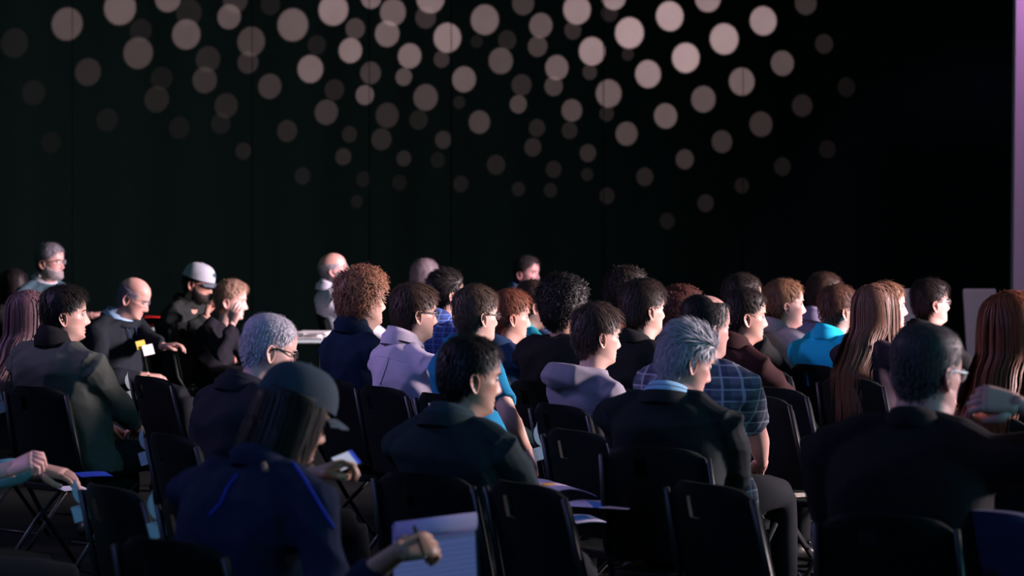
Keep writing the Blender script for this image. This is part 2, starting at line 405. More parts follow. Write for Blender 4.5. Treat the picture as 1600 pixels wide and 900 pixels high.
HLX = [-.12, -.085, -.06, -.035, -.016, -.004, .012, .03, .05, .068, .082, .11]
HLZ = [.018, .020, .030, .055, .095, .128, .118, .135, .155, .178, .190, .198]
def hair_mask(p, style, recede=0.0):
    x, y, z = p[..., 0], p[..., 1], p[..., 2]
    ay = abs(y)
    zh = np.interp(x, HLX, HLZ) + recede*smooth01((x)/.05)
    m = smooth01((z - zh)/.014 + .3)
    if style == 'bald': m = m*(1 - smooth01((z - .150 + .2*np.clip(x, -.1, .02))/.014))
    if style == 'thin': m = m*(1 - .9*smooth01((z - .205)/.008)*smooth01((x + .05)/.04)) * (1 - smooth01((x - .03)/.03))
    return m

def ik(s, t, l1, l2, pole):
    s, t = Vector(s), Vector(t); d = t - s; L = min(d.length, (l1 + l2)*.995); d.normalize()
    t = s + d*L; a = (l1*l1 - l2*l2 + L*L)/(2*L); h = math.sqrt(max(l1*l1 - a*a, 0))
    p = Vector(pole); p = (p - d*p.dot(d)).normalized()
    return s + d*a + p*h, t

def hand(mb, wrist, d, n, side, curl=.5, grip=False, scale=1.0, seg=8, point=False):
    """palm and five fingers; d = towards the fingers, n = out of the back of the hand"""
    d = Vector(d).normalized(); n = Vector(n); n = (n - d*n.dot(d)).normalized(); l = n.cross(d)*side   # l: towards the thumb
    W = Vector(wrist); sc = scale
    T = lambda a, b, c: W + (d*a + l*b + n*c)*sc
    # palm: flattened loft
    for (a0, a1, hw0, hw1, th0, th1) in ((0, .085, .027, .040, .018, .0135),):
        K = 6; G = []
        for k in range(K):
            f = k/(K-1); a = a0 + (a1-a0)*f; hw = hw0 + (hw1-hw0)*math.sin(f*1.57); th = th0 + (th1-th0)*f
            ang = np.linspace(0, 2*np.pi, 12, endpoint=False)
            G.append([tuple(T(a, hw*math.copysign(abs(math.cos(t))**.7, math.cos(t)), th*math.copysign(abs(math.sin(t))**.8, math.sin(t)))) for t in ang])
        mb.grid(np.array(G) if side > 0 else np.array(G)[:, ::-1], cap0=True, cap1=True)
    fl = [.072, .080, .074, .058]
    for i, L in enumerate(fl):
        b = .030 - i*.020; p = [Vector((.070, b*.95, 0)), Vector((.086 - abs(i-1)*.003, b, .002))]
        ang = R(8) + curl*(.55 + i*.06); 
        if point and i == 0: ang = R(6)
        step = [L*.42, L*.32, L*.26]; spread = (1.2 - i)*.07*(1 - curl*.5)
        cur = p[-1].copy()
        for k, st_ in enumerate(step):
            cur = cur + Vector((math.cos(ang), math.sin(spread), -math.sin(ang)))*st_
            p.append(cur.copy()); ang += (curl*(1.15 - .15*k) if not (point and i == 0) else .12)
        rr = [.0095, .0098, .0088, .0080, .0058]
        if i == 3: rr = [r*.85 for r in rr]
        mb.tube([T(*q) for q in p], [r*sc for r in rr], seg)
    th = [Vector((.018, .018, -.006)), Vector((.040, .042, -.014)), Vector((.066, .050 - .012*curl, -.020 - .012*curl)), Vector((.090, .046 - .03*curl, -.024 - .02*curl))]
    mb.tube([T(*q) for q in th], [r*sc for r in (.014, .0125, .0105, .0075)], seg)

LATE = []     # objects whose voxel remesh is baked in one go at the end
def late(name, mb, m, parent, voxel, smooth_it, fold=0.0, seed=0, **kw):
    o = mb.build(name, m, parent, **kw)
    r = o.modifiers.new('r', 'REMESH'); r.mode = 'VOXEL'; r.voxel_size = voxel; r.use_smooth_shade = True
    s = o.modifiers.new('s', 'SMOOTH'); s.iterations = smooth_it; s.factor = .5
    LATE.append((o, fold, seed)); return o

def strands(mb, roots, nrm, comb, length, lift, wid, K, noise, rng, ell, curl=0.0, hang=False, col=1.0, rad=1.0):
    """thin hair ribbons rooted on the scalp and combed over it"""
    N = len(roots)
    if not N: return
    p = roots.copy(); pts = [p.copy()]
    cen, er = ell
    d = comb - nrm*np.sum(comb*nrm, 1)[:, None]; d /= np.linalg.norm(d, axis=1)[:, None] + 1e-6
    d = d + nrm*lift + rng.normal(0, noise, (N, 3)); d /= np.linalg.norm(d, axis=1)[:, None]
    L = length*(.6 + .6*rng.random(N)); ph = rng.random(N)*6.28
    for k in range(K - 1):
        p = p + d*(L/(K-1))[:, None]
        if curl:
            a = ph + k*2.1
            p = p + curl*np.stack([np.cos(a), np.sin(a*1.3), np.sin(a)], -1)
        q = (p - cen)/er; r = np.linalg.norm(q, axis=1)
        if hang:
            low = p[:, 2] < cen[2]
            q2 = q.copy(); q2[:, 2] = np.where(low, 0, q[:, 2]); r2 = np.linalg.norm(q2, axis=1)
            f = np.where(r2 < 1, 1/np.maximum(r2, .2), 1)
            p = np.where(low[:, None], np.stack([cen[0] + (p[:, 0]-cen[0])*f, cen[1] + (p[:, 1]-cen[1])*f, p[:, 2]], -1), cen + (p-cen)*f[:, None])
            d = d*.35 + np.array([0, 0, -1.0])*.65 + rng.normal(0, noise*.3, (N, 3)); d /= np.linalg.norm(d, axis=1)[:, None]
        else:
            f = np.where(r < 1, 1/np.maximum(r, .3), 1); p = cen + (p-cen)*f[:, None]
            nn = q/(er); nn /= np.linalg.norm(nn, axis=1)[:, None]
            d = d - nn*np.sum(d*nn, 1)[:, None]*.6; d /= np.linalg.norm(d, axis=1)[:, None] + 1e-6
        pts.append(p.copy())
    Pn = np.stack(pts, 1)
    if hang: Pn[..., 0] -= .70*(length > .22)*np.clip(.03 - Pn[..., 2], 0, .20)*(Pn[..., 0] < -.02)
    #                                # N,K,3
    T = np.gradient(Pn, axis=1); out = Pn - cen
    S = np.cross(T, out); S /= np.linalg.norm(S, axis=2)[..., None] + 1e-9
    wv = wid*(.7 + .6*rng.random(N))[:, None]*np.interp(np.linspace(0, 1, K), [0, .6, 1], [1, .9, .15])[None]
    A = Pn - S*wv[..., None]; B = Pn + S*wv[..., None]
    V = np.stack([A, B], 2).reshape(-1, 3)                  # N,K,2
    base = (np.arange(N)*K*2)[:, None] + np.arange(K-1)[None]*2
    base = base.reshape(-1); f = np.stack([base, base+1, base+3, base+2], -1)
    cc = np.repeat((1 - .35*col + .7*col*rng.random(N))[:, None], K*2, 1).reshape(-1, 1)*np.ones(3)
    mb.add(V, f.tolist(), cc)

# canonical seated legs and shoes, shared by everyone
def legs_mb():
    m = MB()
    m.ball((.0, 0, .535), (.15, .175, .095), 12)
    for sy in (-1, 1):
        m.tube([(.0, sy*.09, .545), (.15, sy*.105, .55), (.30, sy*.115, .545), (.42, sy*.12, .53)], [.085, .085, .073, .060], 12)
        m.tube([(.42, sy*.12, .53), (.44, sy*.12, .40), (.44, sy*.125, .25), (.43, sy*.125, .09)], [.062, .06, .055, .055], 12)
    return m
TM = []
def shoe_mb(sy):
    m = MB(); G = []
    for t, hw, h in ((-.08, .022, .04), (-.06, .035, .085), (0, .038, .085), (.06, .042, .065), (.12, .046, .05), (.165, .040, .038), (.19, .018, .028)):
        a = np.linspace(0, 2*np.pi, 12, endpoint=False)
        G.append(np.stack([np.full(12, .44 + t), sy*.125 + hw*np.cos(a), np.maximum(.002, h/2 + h/2*np.sin(a)*1.0)], -1))
    m.grid(np.array(G), cap0=True, cap1=True); return m
SHOES = [shoe_mb(-1).mesh('shoe', SHOE), shoe_mb(1).mesh('shoe', SHOE)]
LEGO = None

TOR = np.array([[0,.172,.115,.115],[.12,.170,.13,.115],[.3,.155,.13,.10],[.5,.158,.125,.105],[.68,.172,.122,.118],[.80,.178,.108,.122],[.88,.165,.085,.112],[.94,.125,.092,.092],[.98,.085,.086,.075],[1.0,.070,.076,.066]])
def person(label, px, py, s, yaw=37, hyaw=None, pitch=0, roll=0, lean=-.05, skin=(.55,.33,.25), hair='short', hcol=(.03,.018,.012), shirt=(.02,.03,.05),
           smat=None, sleeve='long', collar=None, glasses=None, beard=None, build=1.0, arms=None, res=1, jaw=1.0, nose=1.0, hs=1.0, cap=None, undershirt=None,
           recede=0.0, seat=True, chairkw=None, hlen=.3, hood=False, extra=None, wide=1.0, voxel=.010, fem=False, twist=0, group=None):
    if lean <= 0: lean -= .09
    rng = np.random.default_rng(int(px*7 + py*13) % 99991)
    top = P(px, py, s)
    hyaw = yaw*.7 if hyaw is None else hyaw
    thick = {'short': .009, 'buzz': .003, 'curly': .026, 'bigcurl': .036, 'medium': .012, 'swept': .013, 'long': .014, 'bald': .007, 'thin': .007, 'none': 0, 'bun': .012}[hair]
    Hg, Cg, zs = head_grid(wide, jaw, nose)
    # head pose: turn about the top of the neck; hyaw and yaw are world headings, so the neck turns by their difference
    rel = hyaw - yaw
    Rh = Matrix.Rotation(R(rel), 4, 'Z') @ Matrix.Rotation(R(pitch), 4, 'Y') @ Matrix.Rotation(R(roll), 4, 'X')
    piv = Vector((-.025, 0, .01))
    MH = Matrix.Translation(piv) @ Rh @ Matrix.Translation(-piv)
    MH = Matrix.Scale(hs, 4) @ MH
    def pose(p, z=None):                       # blends from the fixed neck root to the turned head
        p = np.asarray(p, float); sh = p.shape; q = p.reshape(-1, 3)
        w = smooth01((q[:, 2] + .085)/.085)[:, None]
        a = xf(MH, q); b = q*hs
        return (a*w + b*(1-w)).reshape(sh)
    hp = pose(Hg); topz = hp[..., 2].max() + thick*.9
    cen_head = np.array(xf(MH, [[-.004, 0, .12]]))[0]
    # neck root in body space: put the head top on the target pixel
    nz = top.z - topz; 
    zneck = nz - .014
    xn = lean
    yr = R(yaw); c, s_ = math.cos(yr), math.sin(yr)
    hx = xn + .045 + cen_head[0]; hy = cen_head[1]
    base = Vector((top.x - (c*hx - s_*hy), top.y - (s_*hx + c*hy), 0))
    HO = np.array([xn + .045, 0, nz])          # chin-level origin of the head in body space
    tl = lambda p: np.asarray(p) + HO
    W = lambda p: tl(pose(p))                  # head space -> body space
    body = MB()
    # spine from pelvis to neck root
    z0 = .50; hip = np.array([.0, 0, z0]); nk = np.array([xn - .0, 0, zneck])
    def spine(u):
        bow = math.sin(u*math.pi)*(-.035 - .15*max(0, xn))
        return hip + (nk-hip)*u + np.array([bow, 0, 0])
    wsc = build*(.90 if fem else 1.0)
    def ring(u, inset=0.0, n=NC, ang=None):
        hw, fr, bk = [np.interp(u, TOR[:, 0], TOR[:, k]) for k in (1, 2, 3)]
        ang = TT if ang is None else ang
        hw = hw*wsc - inset; fr = fr*build - inset; bk = bk*(.6 + .4*build) - inset
        if build > 1: fr += (build-1)*.25*math.sin(min(1, u*1.3)*math.pi)*.5
        o = spine(u); ct, st = np.cos(ang), np.sin(ang)
        ex = np.where(ct > 0, fr, bk)
        cx = -.018*u
        drop = 0
        return np.stack([o[0] + cx + ex*np.sign(ct)*abs(ct)**.8, o[1] + hw*np.sign(st)*abs(st)**.8, np.full(len(ang), o[2])], -1)
    rows = [ring(u, .022 if u < .93 else .014) for u in (0, .15, .3, .45, .6, .72, .80)]
    HB = W(Hg)
    # loosen the lowest head rings into the neck root
    G = np.concatenate([np.array(rows), HB]); CC = np.concatenate([np.ones((len(rows), NC, 3)), Cg])
    body.grid(G, cap0=True, cap1=True, c=CC.reshape(-1, 3))
    for sy in (-1, 1):
        e = ear_grid(sy); body.grid(W(e), cap0=True, cap1=True, c=np.array([1, .86, .84]))
    # arms
    shy = .178*wsc; shz_u = .86; so = spine(shz_u)
    armmb = MB(); sl = MB()
    inv = Matrix.Rotation(-yr, 3, 'Z')
    arms = arms or {}
    for side, sy in (('R', -1), ('L', 1)):
        S = Vector((so[0] - .012, sy*shy, so[2] - .012))
        a = arms.get(side, {})
        if 'w' in a: tgt = inv @ (a['w'] - base)
        else: tgt = Vector(a.get('t', (.30, sy*.09, .665)))
        l1, l2 = .285*a.get('k', 1), .255*a.get('k', 1)
        E, T = ik(S, tgt, l1, l2, a.get('pole', (-.5, sy*.7, -.6)))
        k = build
        fo = (T - E).normalized()
        armmb.tube([S, S.lerp(E, .5), E, E.lerp(T, .3), E.lerp(T, .75), T, T + fo*.015], np.array([.045*k, .042*k, .036*k, .039*k, .028*k, .0235, .024])*(np.array([.7, .7, .7, .75, .85, 1, 1]) if sleeve == 'long' else 1), 12)
        hd = a.get('d', None); hd = Vector(hd) if hd is not None else (fo + Vector((0, -sy*.5, -.1)))
        if 'dw' in a: hd = inv @ Vector(a['dw'])
        hn = Vector(a.get('n', (0, sy*.15, 1)))
        if 'nw' in a: hn = inv @ Vector(a['nw'])
        hand(armmb, T, hd, hn, -sy if True else sy, a.get('curl', .45), scale=a.get('hs', 1.0), seg=8 if res < 2 else 10, point=a.get('point', False))
        # sleeve
        q = 1.0 + (.012 if sleeve else 0)
        r0 = .066*k*(.93 if fem else 1)
        if sleeve == 'long':
            ce = E.lerp(T, .93)
            sl.tube([S + Vector((0, -sy*.05, .005)), S, S.lerp(E, .35), S.lerp(E, .7), E, E.lerp(T, .3), E.lerp(T, .7), ce], [.060*k, r0, .062*k, .055*k, .052*k, .050*k, .041*k, .036], 14)
        elif sleeve == 'rolled':
            sl.tube([S + Vector((0, -sy*.05, .005)), S, S.lerp(E, .35), S.lerp(E, .7), E, E.lerp(T, .15), E.lerp(T, .22)], [.060*k, r0, .062*k, .057*k, .054*k, .050*k, .052*k], 14)
        else:
            sl.tube([S + Vector((0, -sy*.05, .005)), S, S.lerp(E, .3), S.lerp(E, .62), S.lerp(E, .78)], [.060*k, r0, .063*k, .060*k, .060*k], 14)
        sl.tube([Vector(nk) + Vector((-.012, sy*.03, -.03)), Vector(nk).lerp(S, .55) + Vector((-.012, 0, .012)), S], [.045*k, .052*k, .060*k], 12)
    skm = skinm(skin)
    visible_hand = bool(arms) or res >= 2
    # one continuous body mesh: head, neck, trunk, arms and hands
    body.add(np.concatenate(armmb.v), armmb.f, None)
    bo = body.build('person', skm, None, color=True, loc=base, rotz=yr, label=label, category='person', group=group)
    ar = None
    # torso garment
    us = [0, .1, .2, .3, .4, .5, .6, .7, .78, .85, .9, .94, .975, 1.0]
    tg = np.array([ring(u, -.006, ang=np.linspace(0, 2*np.pi, 32, endpoint=False)) for u in us])
    sm_ = MB(); sm_.grid(tg, cap0=True, cap1=True); sm_.add(np.concatenate(sl.v), sl.f)
    tm = smat or cloth(shirt)
    gname = {'long': 'shirt', 'rolled': 'shirt', 'short': 't_shirt'}[sleeve]
    if collar == 'lapel': gname = 'jacket'
    if hood: gname = 'hoodie'
    if hood:
        sm_.tube([Vector(nk) + Vector((.05, .07, -.03)), Vector(nk) + Vector((-.03, .105, -.035)), Vector(nk) + Vector((-.11, .075, -.03)), Vector(nk) + Vector((-.135, 0, -.035)),
                  Vector(nk) + Vector((-.11, -.075, -.03)), Vector(nk) + Vector((-.03, -.105, -.035)), Vector(nk) + Vector((.05, -.07, -.03))], [.03, .042, .055, .065, .055, .042, .03], 12)
    late(gname, sm_, tm, bo, voxel, 3, fold=.021 if res else .014, seed=abs(int(px)))
    # collar
    if collar:
        m = MB(); a = np.linspace(0, 2*np.pi, 40, endpoint=False)
        o = np.array([nk[0] - .010, 0, nk[2]])
        h = {'shirt': .040, 'lapel': .022, 'crew': .016, 'high': .055, 'polo': .034}[collar]
        rr0 = np.array([.066, .066]) ; G = []
        for (dz, k) in ((-.012, 1.10), (0, 1.06), (h, .97), (h + .003, 1.0), (h*.6, 1.10), (h*.15, 1.26), (-.034, 1.38 if collar in ('shirt', 'lapel', 'polo') else 1.2)):
            x = o[0] + k*(.068*np.cos(a)) + .012*np.cos(a)*(k > 1.1); y = k*.068*np.sin(a)
            z = o[2] + dz + .004 - .028*np.cos(a)*1.0 - .0*dz
            G.append(np.stack([x, y, z], -1))
        m.grid(np.array(G)); m.build('collar', undershirt or tm, bo)
        if collar == 'lapel':
            m2 = MB(); G2 = np.array(G)*1.0
            G2 = (np.array(G) - o)*np.array([1.12, 1.12, .95]) + o + np.array([-.004, 0, -.010])
            m2.grid(G2); m2.build('lapel', tm, bo)
    # trousers and shoes
    global LEGO
    if LEGO is None:
        LEGO = late('trousers', legs_mb(), TROUSER, bo, .014, 3)
    else:
        o = link('trousers', LEGO.data, bo); TM.append(o)
    for sh in SHOES: link('shoe', sh, bo)
    # hair
    hm = hairm(hcol)
    if hair != 'none':
        up = np.concatenate([Hg, Hg[:, :1]], 1)
        du = np.gradient(Hg, axis=0); dv = np.roll(Hg, -1, 1) - np.roll(Hg, 1, 1)
        nr = np.cross(dv, du); nr /= np.linalg.norm(nr, axis=2)[..., None] + 1e-12
        mk = hair_mask(Hg, hair, recede)
        topness = smooth01((Hg[..., 2] - .13)/.08)
        lump = np.zeros(mk.shape)
        for q in range(6):
            kk = rng.normal(0, 55 if 'curl' in hair else 34, 3); lump += np.sin(Hg @ kk + rng.random()*6.28)
        lump = lump/6
        th = thick*(.75 + .5*topness + (.5 if 'curl' in hair else .42)*lump)
        if hair not in ('long', 'bun'): th = th*np.clip((Hg[..., 2] - np.interp(Hg[..., 0], HLX, HLZ) + .012)/.055, .25, 1)
        th = th*(1 - .55*smooth01((.165 - Hg[..., 2])/.03)*smooth01((Hg[..., 0] + .06)/.03)*(hair not in ('long', 'bun', 'bald', 'thin')))
        if hair in ('medium', 'swept'): th = th*(1 + .5*smooth01((Hg[..., 0] - .03)/.05)*topness)
        off = -.004 + (th + .004)*mk
        HS = Hg + nr*off[..., None]
        if cap: HS = np.where((smooth01((Hg[..., 2] - .158)/.012)*1.0)[..., None] > .5, Hg - nr*.003, HS)
        hmb = MB(); keep = []
        Rr, Cc = mk.shape
        for i in range(Rr-1):
            if zs[i] < -.02 : continue
            for j in range(Cc):
                j2 = (j+1) % Cc
                if max(mk[i, j], mk[i+1, j], mk[i, j2], mk[i+1, j2]) > .02: keep.append((i*Cc+j, i*Cc+j2, (i+1)*Cc+j2, (i+1)*Cc+j))
        if hair != 'bald' and hair != 'thin': keep.append(tuple((Rr-1)*Cc + j for j in range(Cc)))
        usedv = sorted({i for q in keep for i in q}); rem = {v: k for k, v in enumerate(usedv)}
        hmb.add(HS.reshape(-1, 3)[usedv], [[rem[i] for i in q] for q in keep], np.full((len(usedv), 3), .62))
        # strands
        n0 = {0: 700, 1: 1500, 2: 2800}[res]
        if hair == 'buzz': n0 = int(n0*.8)
        if hair in ('bald', 'thin'): n0 = int(n0*.9)
        if hair == 'long': n0 = int(n0*1.5)
        if cap: mk = mk*(Hg[..., 2] < .154)
        wgt = (mk > .35).astype(float)*np.linalg.norm(np.cross(du, dv), axis=2); wgt = wgt.ravel()/wgt.sum()
        pick = rng.choice(len(wgt), n0, p=wgt)
        rt = HS.reshape(-1, 3)[pick] + rng.normal(0, .0025, (n0, 3)); rn = nr.reshape(-1, 3)[pick]
        crown = np.array([-.05, .01*(1 if rng.random() > .5 else -1), .24])
        out = rt - crown
        t_ = thick
        ell = (np.array([-.005, 0, .125]), np.array([.0985 + t_, .077 + t_, .111 + t_]))
        if hair in ('short', 'swept', 'medium'):
            comb = out*np.array([1, 1, 1.2]); fwd = topness.reshape(-1)[pick][:, None]
            nearear = (rt[:, 2] < .158) & (rt[:, 0] > -.055)
            ln = np.where(nearear, .014, .030 if hair == 'short' else .040)
            if hair == 'swept': comb = comb*(1-fwd) + np.array([-.3, .8, .1])*fwd*.1 + np.array([-.08, .02, 0])*fwd
            strands(hmb, rt, rn, comb, ln, .32, .0016, 5, .24, rng, ell)
        elif hair in ('curly', 'bigcurl'):
            comb = out + rng.normal(0, .06, out.shape)
            strands(hmb, rt, rn, comb, .050 if hair == 'bigcurl' else .038, .55, .0019, 7, .35, rng, (ell[0], ell[1]*.96), curl=.0065)
        elif hair in ('buzz', 'bald', 'thin'):
            strands(hmb, rt, rn, out*np.array([.3, .3, 1]) + np.array([0, 0, -.1]), .011 if hair == 'buzz' else .022, .35, .0011, 4, .25, rng, ell)
        elif hair in ('long', 'bun'):
            comb = out*np.array([.6, 1.4, 1.0])
            strands(hmb, rt, rn, comb, hlen + .10, .05, .0024, 14, .05, rng, (ell[0], ell[1]*np.array([1.0, 1.0, 1.0])), hang=True, col=.3)
        V = [pose(v) + HO for v in hmb.v]; hmb.v = V
        if hair == 'long':                      # the mass of hair below the skull, behind the neck
            G = []
            for k, t in enumerate(np.linspace(0, 1, 9)):
                z = .10 - t*(hlen*.86); rx = .075*(1 - .25*t); ry = .078*(1 - .30*t)
                a = np.linspace(R(65), R(295), 18)
                o = np.stack([-.022 + rx*np.cos(a) - .012*t, ry*np.sin(a), np.full(18, z)], -1)
                i_ = np.stack([-.022 + .82*rx*np.cos(a) - .012*t, .82*ry*np.sin(a), np.full(18, z)], -1)[::-1]
                G.append(pose(np.concatenate([o, i_])) + HO if z > -.085 else np.concatenate([o, i_])*hs + (pose(np.array([[-.02, 0, -.085]])) - np.array([[-.02, 0, -.085]])*hs)[0] + HO)
            G = np.array(G); G[..., 0] -= .70*(hlen > .12)*np.clip(HO[2] + .03 - G[..., 2], 0, .20)
            hmb.grid(G[::-1], cap0=True, cap1=True, c=(.7, .7, .7))
        hmb.build('hair', hm, bo, color=True)
        # eyebrows
        eb = MB()
        for sy in (-1, 1):
            eb.tube([tuple(W([[.0945, sy*.012, .1345]])[0]), tuple(W([[.0935, sy*.026, .1375]])[0]), tuple(W([[.083, sy*.043, .136]])[0]), tuple(W([[.073, sy*.052, .131]])[0])], [.0022, .0028, .0024, .001], 6, flat=.8, c=(.7, .7, .7))
        eb.build('eyebrows', hm, bo, color=True)
    for sy in (-1, 1):
        eo = MB(); eo.ball(W([[.0712, sy*.031, .1180]])[0], .0112*hs, 8); e = eo.build('eye', EYE, bo)
        d = Vector(W([[.1, sy*.031, .1185]])[0] - W([[.0755, sy*.031, .1185]])[0]).normalized()
        io = MB(); io.ball(Vector(W([[.0712, sy*.031, .1180]])[0]) + d*.0072*hs, .0048*hs, 6); io.build('iris', IRIS, e)
    if beard:
        bm_, bl = MB(), beard.get('len', .015)
        X, Y, Z = Hg[..., 0], Hg[..., 1], Hg[..., 2]
        zn = np.repeat(zs[:, None], NC, 1)
        du = np.gradient(Hg, axis=0); dv = np.roll(Hg, -1, 1) - np.roll(Hg, 1, 1)
        nr = np.cross(dv, du); nr /= np.linalg.norm(nr, axis=2)[..., None] + 1e-12
        cheek = np.interp(X, [-.01, .02, .05, .075, .1], [.12, .085, .064, .062, .067])
        mk = smooth01((cheek - zn)/.008)*smooth01((zn + .012)/.01)*smooth01((X + .004)/.012)
        mouth = np.exp(-((zn-.0505)/.0055)**4)*np.exp(-(abs(Y)/.022)**4)*(X > .05)
        mk = mk*(1-mouth)
        HS = Hg + nr*((-.003 + (bl*.5 + .003)*mk)[..., None])
        keep = [(i*NC+j, i*NC+(j+1) % NC, (i+1)*NC+(j+1) % NC, (i+1)*NC+j) for i in range(len(zs)-1) for j in range(NC) if mk[i, j] > .05 or mk[i+1, (j+1) % NC] > .05]
        uv = sorted({i for q in keep for i in q}); rem = {v: k for k, v in enumerate(uv)}
        bm_.add(HS.reshape(-1, 3)[uv], [[rem[i] for i in q] for q in keep], np.full((len(uv), 3), .7))
        wgt = (mk > .4).ravel().astype(float); wgt /= wgt.sum(); pick = rng.choice(len(wgt), 700, p=wgt)
        rt = HS.reshape(-1, 3)[pick] + rng.normal(0, .0015, (700, 3)); rn = nr.reshape(-1, 3)[pick]
        strands(bm_, rt, rn, np.tile([.3, 0, -1.], (700, 1)), bl, .4, .0011, 4, .2, rng, (np.array([0, 0, .05]), np.array([.01, .01, .01])))
        bm_.v = [pose(v) + HO for v in bm_.v]
        bm_.build('beard', hairm(beard['col']), bo, color=True)
    if glasses:
        fm = FRAME_BLACK if glasses == 'black' else FRAME_WIRE; rr = .0019 if glasses == 'black' else .0011
        if glasses == 'pale': fm = PALEMETAL; rr = .0024
        gm = MB(); lens = MB()
        for sy in (-1, 1):
            a = np.linspace(0, 2*np.pi, 20, endpoint=False)
            loopp = np.stack([.101 - .010*abs(np.cos(a)*.024 + .033)/.05, sy*(.033 + .024*np.sign(np.cos(a))*abs(np.cos(a))**.75), .116 + .016*np.sign(np.sin(a))*abs(np.sin(a))**.75], -1)
            lp = W(loopp); lp2 = np.concatenate([lp, lp[:1]])
            gm.tube(lp2, rr*hs, 6); gm.tube(W([[.094, sy*.056, .121], [.075, sy*.072, .122], [.0, sy*.0815, .121], [-.012, sy*.081, .116], [-.022, sy*.080, .100]]), [rr*1.3]*5, 6)
            lens.add(np.concatenate([lp, lp + (W([[.1015, 0, .116]]) - W([[.1, 0, .116]]))]), [tuple(range(20)), tuple(range(20, 40))[::-1]] + [(i, (i+1) % 20 , (i+1) % 20 + 20, i+20) for i in range(20)])
        gm.tube(W([[.103, .010, .120], [.1065, 0, .122], [.103, -.010, .120]]), rr, 6)
        g = gm.build('glasses', fm, bo); lens.build('lens', LENS, g, smooth=False)
    if cap:
        m = MB(); G = []
        for k in range(11):
            t = k/10; zz = .152 + .098*math.sin(t*math.pi/2); rr = math.cos(t*math.pi/2)**.62 if k < 10 else .02
            a = np.linspace(0, 2*np.pi, 36, endpoint=False)
            seam = 1 + .006*np.cos(a*6)
            G.append(np.stack([-.004 + .114*rr*np.cos(a)*seam, .093*rr*np.sin(a)*seam, zz - .006*(1-t)*np.ones(36)], -1))
        G = np.array(G); m.grid(W(G), cap1=True)
        G3 = G[:1]*np.array([.97, .97, 1]) + np.array([0, 0, .01]); m.grid(np.concatenate([W(G3), W(G[:1])]))
        m.ball(W([[-.004, 0, .2515]])[0], .006, 6)
        cm = cloth(cap['col']); co = m.build('cap', cm, bo)
        br = MB(); Gt = []
        for k in range(7):
            t = k/6; a = np.linspace(R(-62), R(62), 17)
            Gt.append(np.stack([-.004 + (.108 + .062*t)*np.cos(a) + .0*t, .088*np.sin(a)*(1-.08*t), .139 + .006*np.cos(a)*(1) - .012*t*t - .018*np.sin(a)**2*(1)], -1))
        Gt = np.array(Gt); Gb = Gt - np.array([0, 0, .004])
        ring1 = np.concatenate([Gt, Gb[:, ::-1]], 1)
        br.grid(W(ring1), cap0=True, cap1=True); br.build('brim', cloth(cap.get('brim', cap['col'])), co)
        if cap.get('badge'):
            bd = MB(); a = np.linspace(0, 2*np.pi, 10, endpoint=False)
            q = np.stack([.102 + .002 + 0*a, .026*np.cos(a) + .0, .198 + .014*np.sin(a)], -1); q[:, 0] += -.006*(q[:, 1]/.02)**2 - (q[:, 2]-.198)*.35
            bd.add(np.concatenate([W(q), W(q + [.003, 0, 0])]), [tuple(range(10)), tuple(range(10, 20))[::-1]] + [(i, (i+1) % 10, (i+1) % 10 + 10, i+10) for i in range(10)])
            bd.build('badge', cloth((.05, .10, .12)), co, smooth=False)
    info = dict(o=bo, base=base, yr=yr, W=W, nk=nk, spine=spine, ring=ring, tm=tm)
    if seat:
        ck = chairkw or {}
        chair((base.x - c*.025*build, base.y - s_*.025*build), yr, ck.get('label') or ('black folding chair holding the ' + ck.get('who', label)), ck.get('proto'))
    return info
# ---------------------------------------------------------------- the audience, nearest first
PALE = (.58, .36, .29); TAN = (.45, .26, .19); ASIAN = (.56, .37, .27); PINK = (.66, .38, .33)
BLK = (.010, .011, .012)
I = {}
# man in a baseball cap writing, closest to the camera
I['cap'] = person('person in a dark cap and navy raglan top writing on a notepad', 458, 567, 600, yaw=52, hyaw=34, pitch=22, lean=.10, skin=TAN, hair='long', hlen=.05, hcol=(.012, .009, .008),
    shirt=(.012, .020, .050), cap=dict(col=(.035, .055, .075)), res=2, build=1.16, voxel=.008, collar='crew', sleeve='long', wide=1.05,
    arms={'R': dict(w=P(624, 862, 655), dw=(.8, .5, .15), nw=(.2, -.6, .8), curl=1.0, pole=(-.4, -.6, -.7), k=1.06),
          'L': dict(w=P(488, 742, 578), dw=(.8, .1, .3), curl=.8, pole=(-.2, .7, -.6))},
    chairkw=dict(who='writing person in the dark cap'))
I['suitboy'] = person('young person with short black hair in a dark suit, before the teal-blue t-shirt', 733, 524, 500, yaw=54, hyaw=24, pitch=8, lean=.0, skin=(.40, .23, .17), hair='short', hcol=(.006, .005, .006),
    shirt=(.010, .022, .026), res=2, build=1.08, voxel=.008, collar='lapel', undershirt=cloth((.015, .035, .045)), jaw=1.06, chairkw=dict(who='young person in the dark suit'))
I['greysuit'] = person('grey-haired person in a dark suit jacket with head bowed', 1072, 503, 455, yaw=66, hyaw=26, pitch=20, lean=-.02, skin=(.55, .30, .25), hair='swept', hcol=(.30, .31, .36),
    shirt=(.010, .014, .016), res=2, build=1.15, voxel=.008, collar='lapel', undershirt=cloth((.22, .42, .60)), chairkw=dict(who='grey-haired person in the suit jacket'))
I['greyglasses'] = person('white-haired person in black-rimmed glasses and a black jacket looking down', 418, 489, 430, yaw=35, hyaw=26, pitch=18, lean=.06, skin=(.60, .36, .31), hair='buzz', hcol=(.50, .48, .55),
    shirt=(.010, .012, .020), res=2, build=1.15, glasses='black', collar='lapel', chairkw=dict(who='white-haired person in glasses', proto=CH1), wide=1.06, hs=1.05)
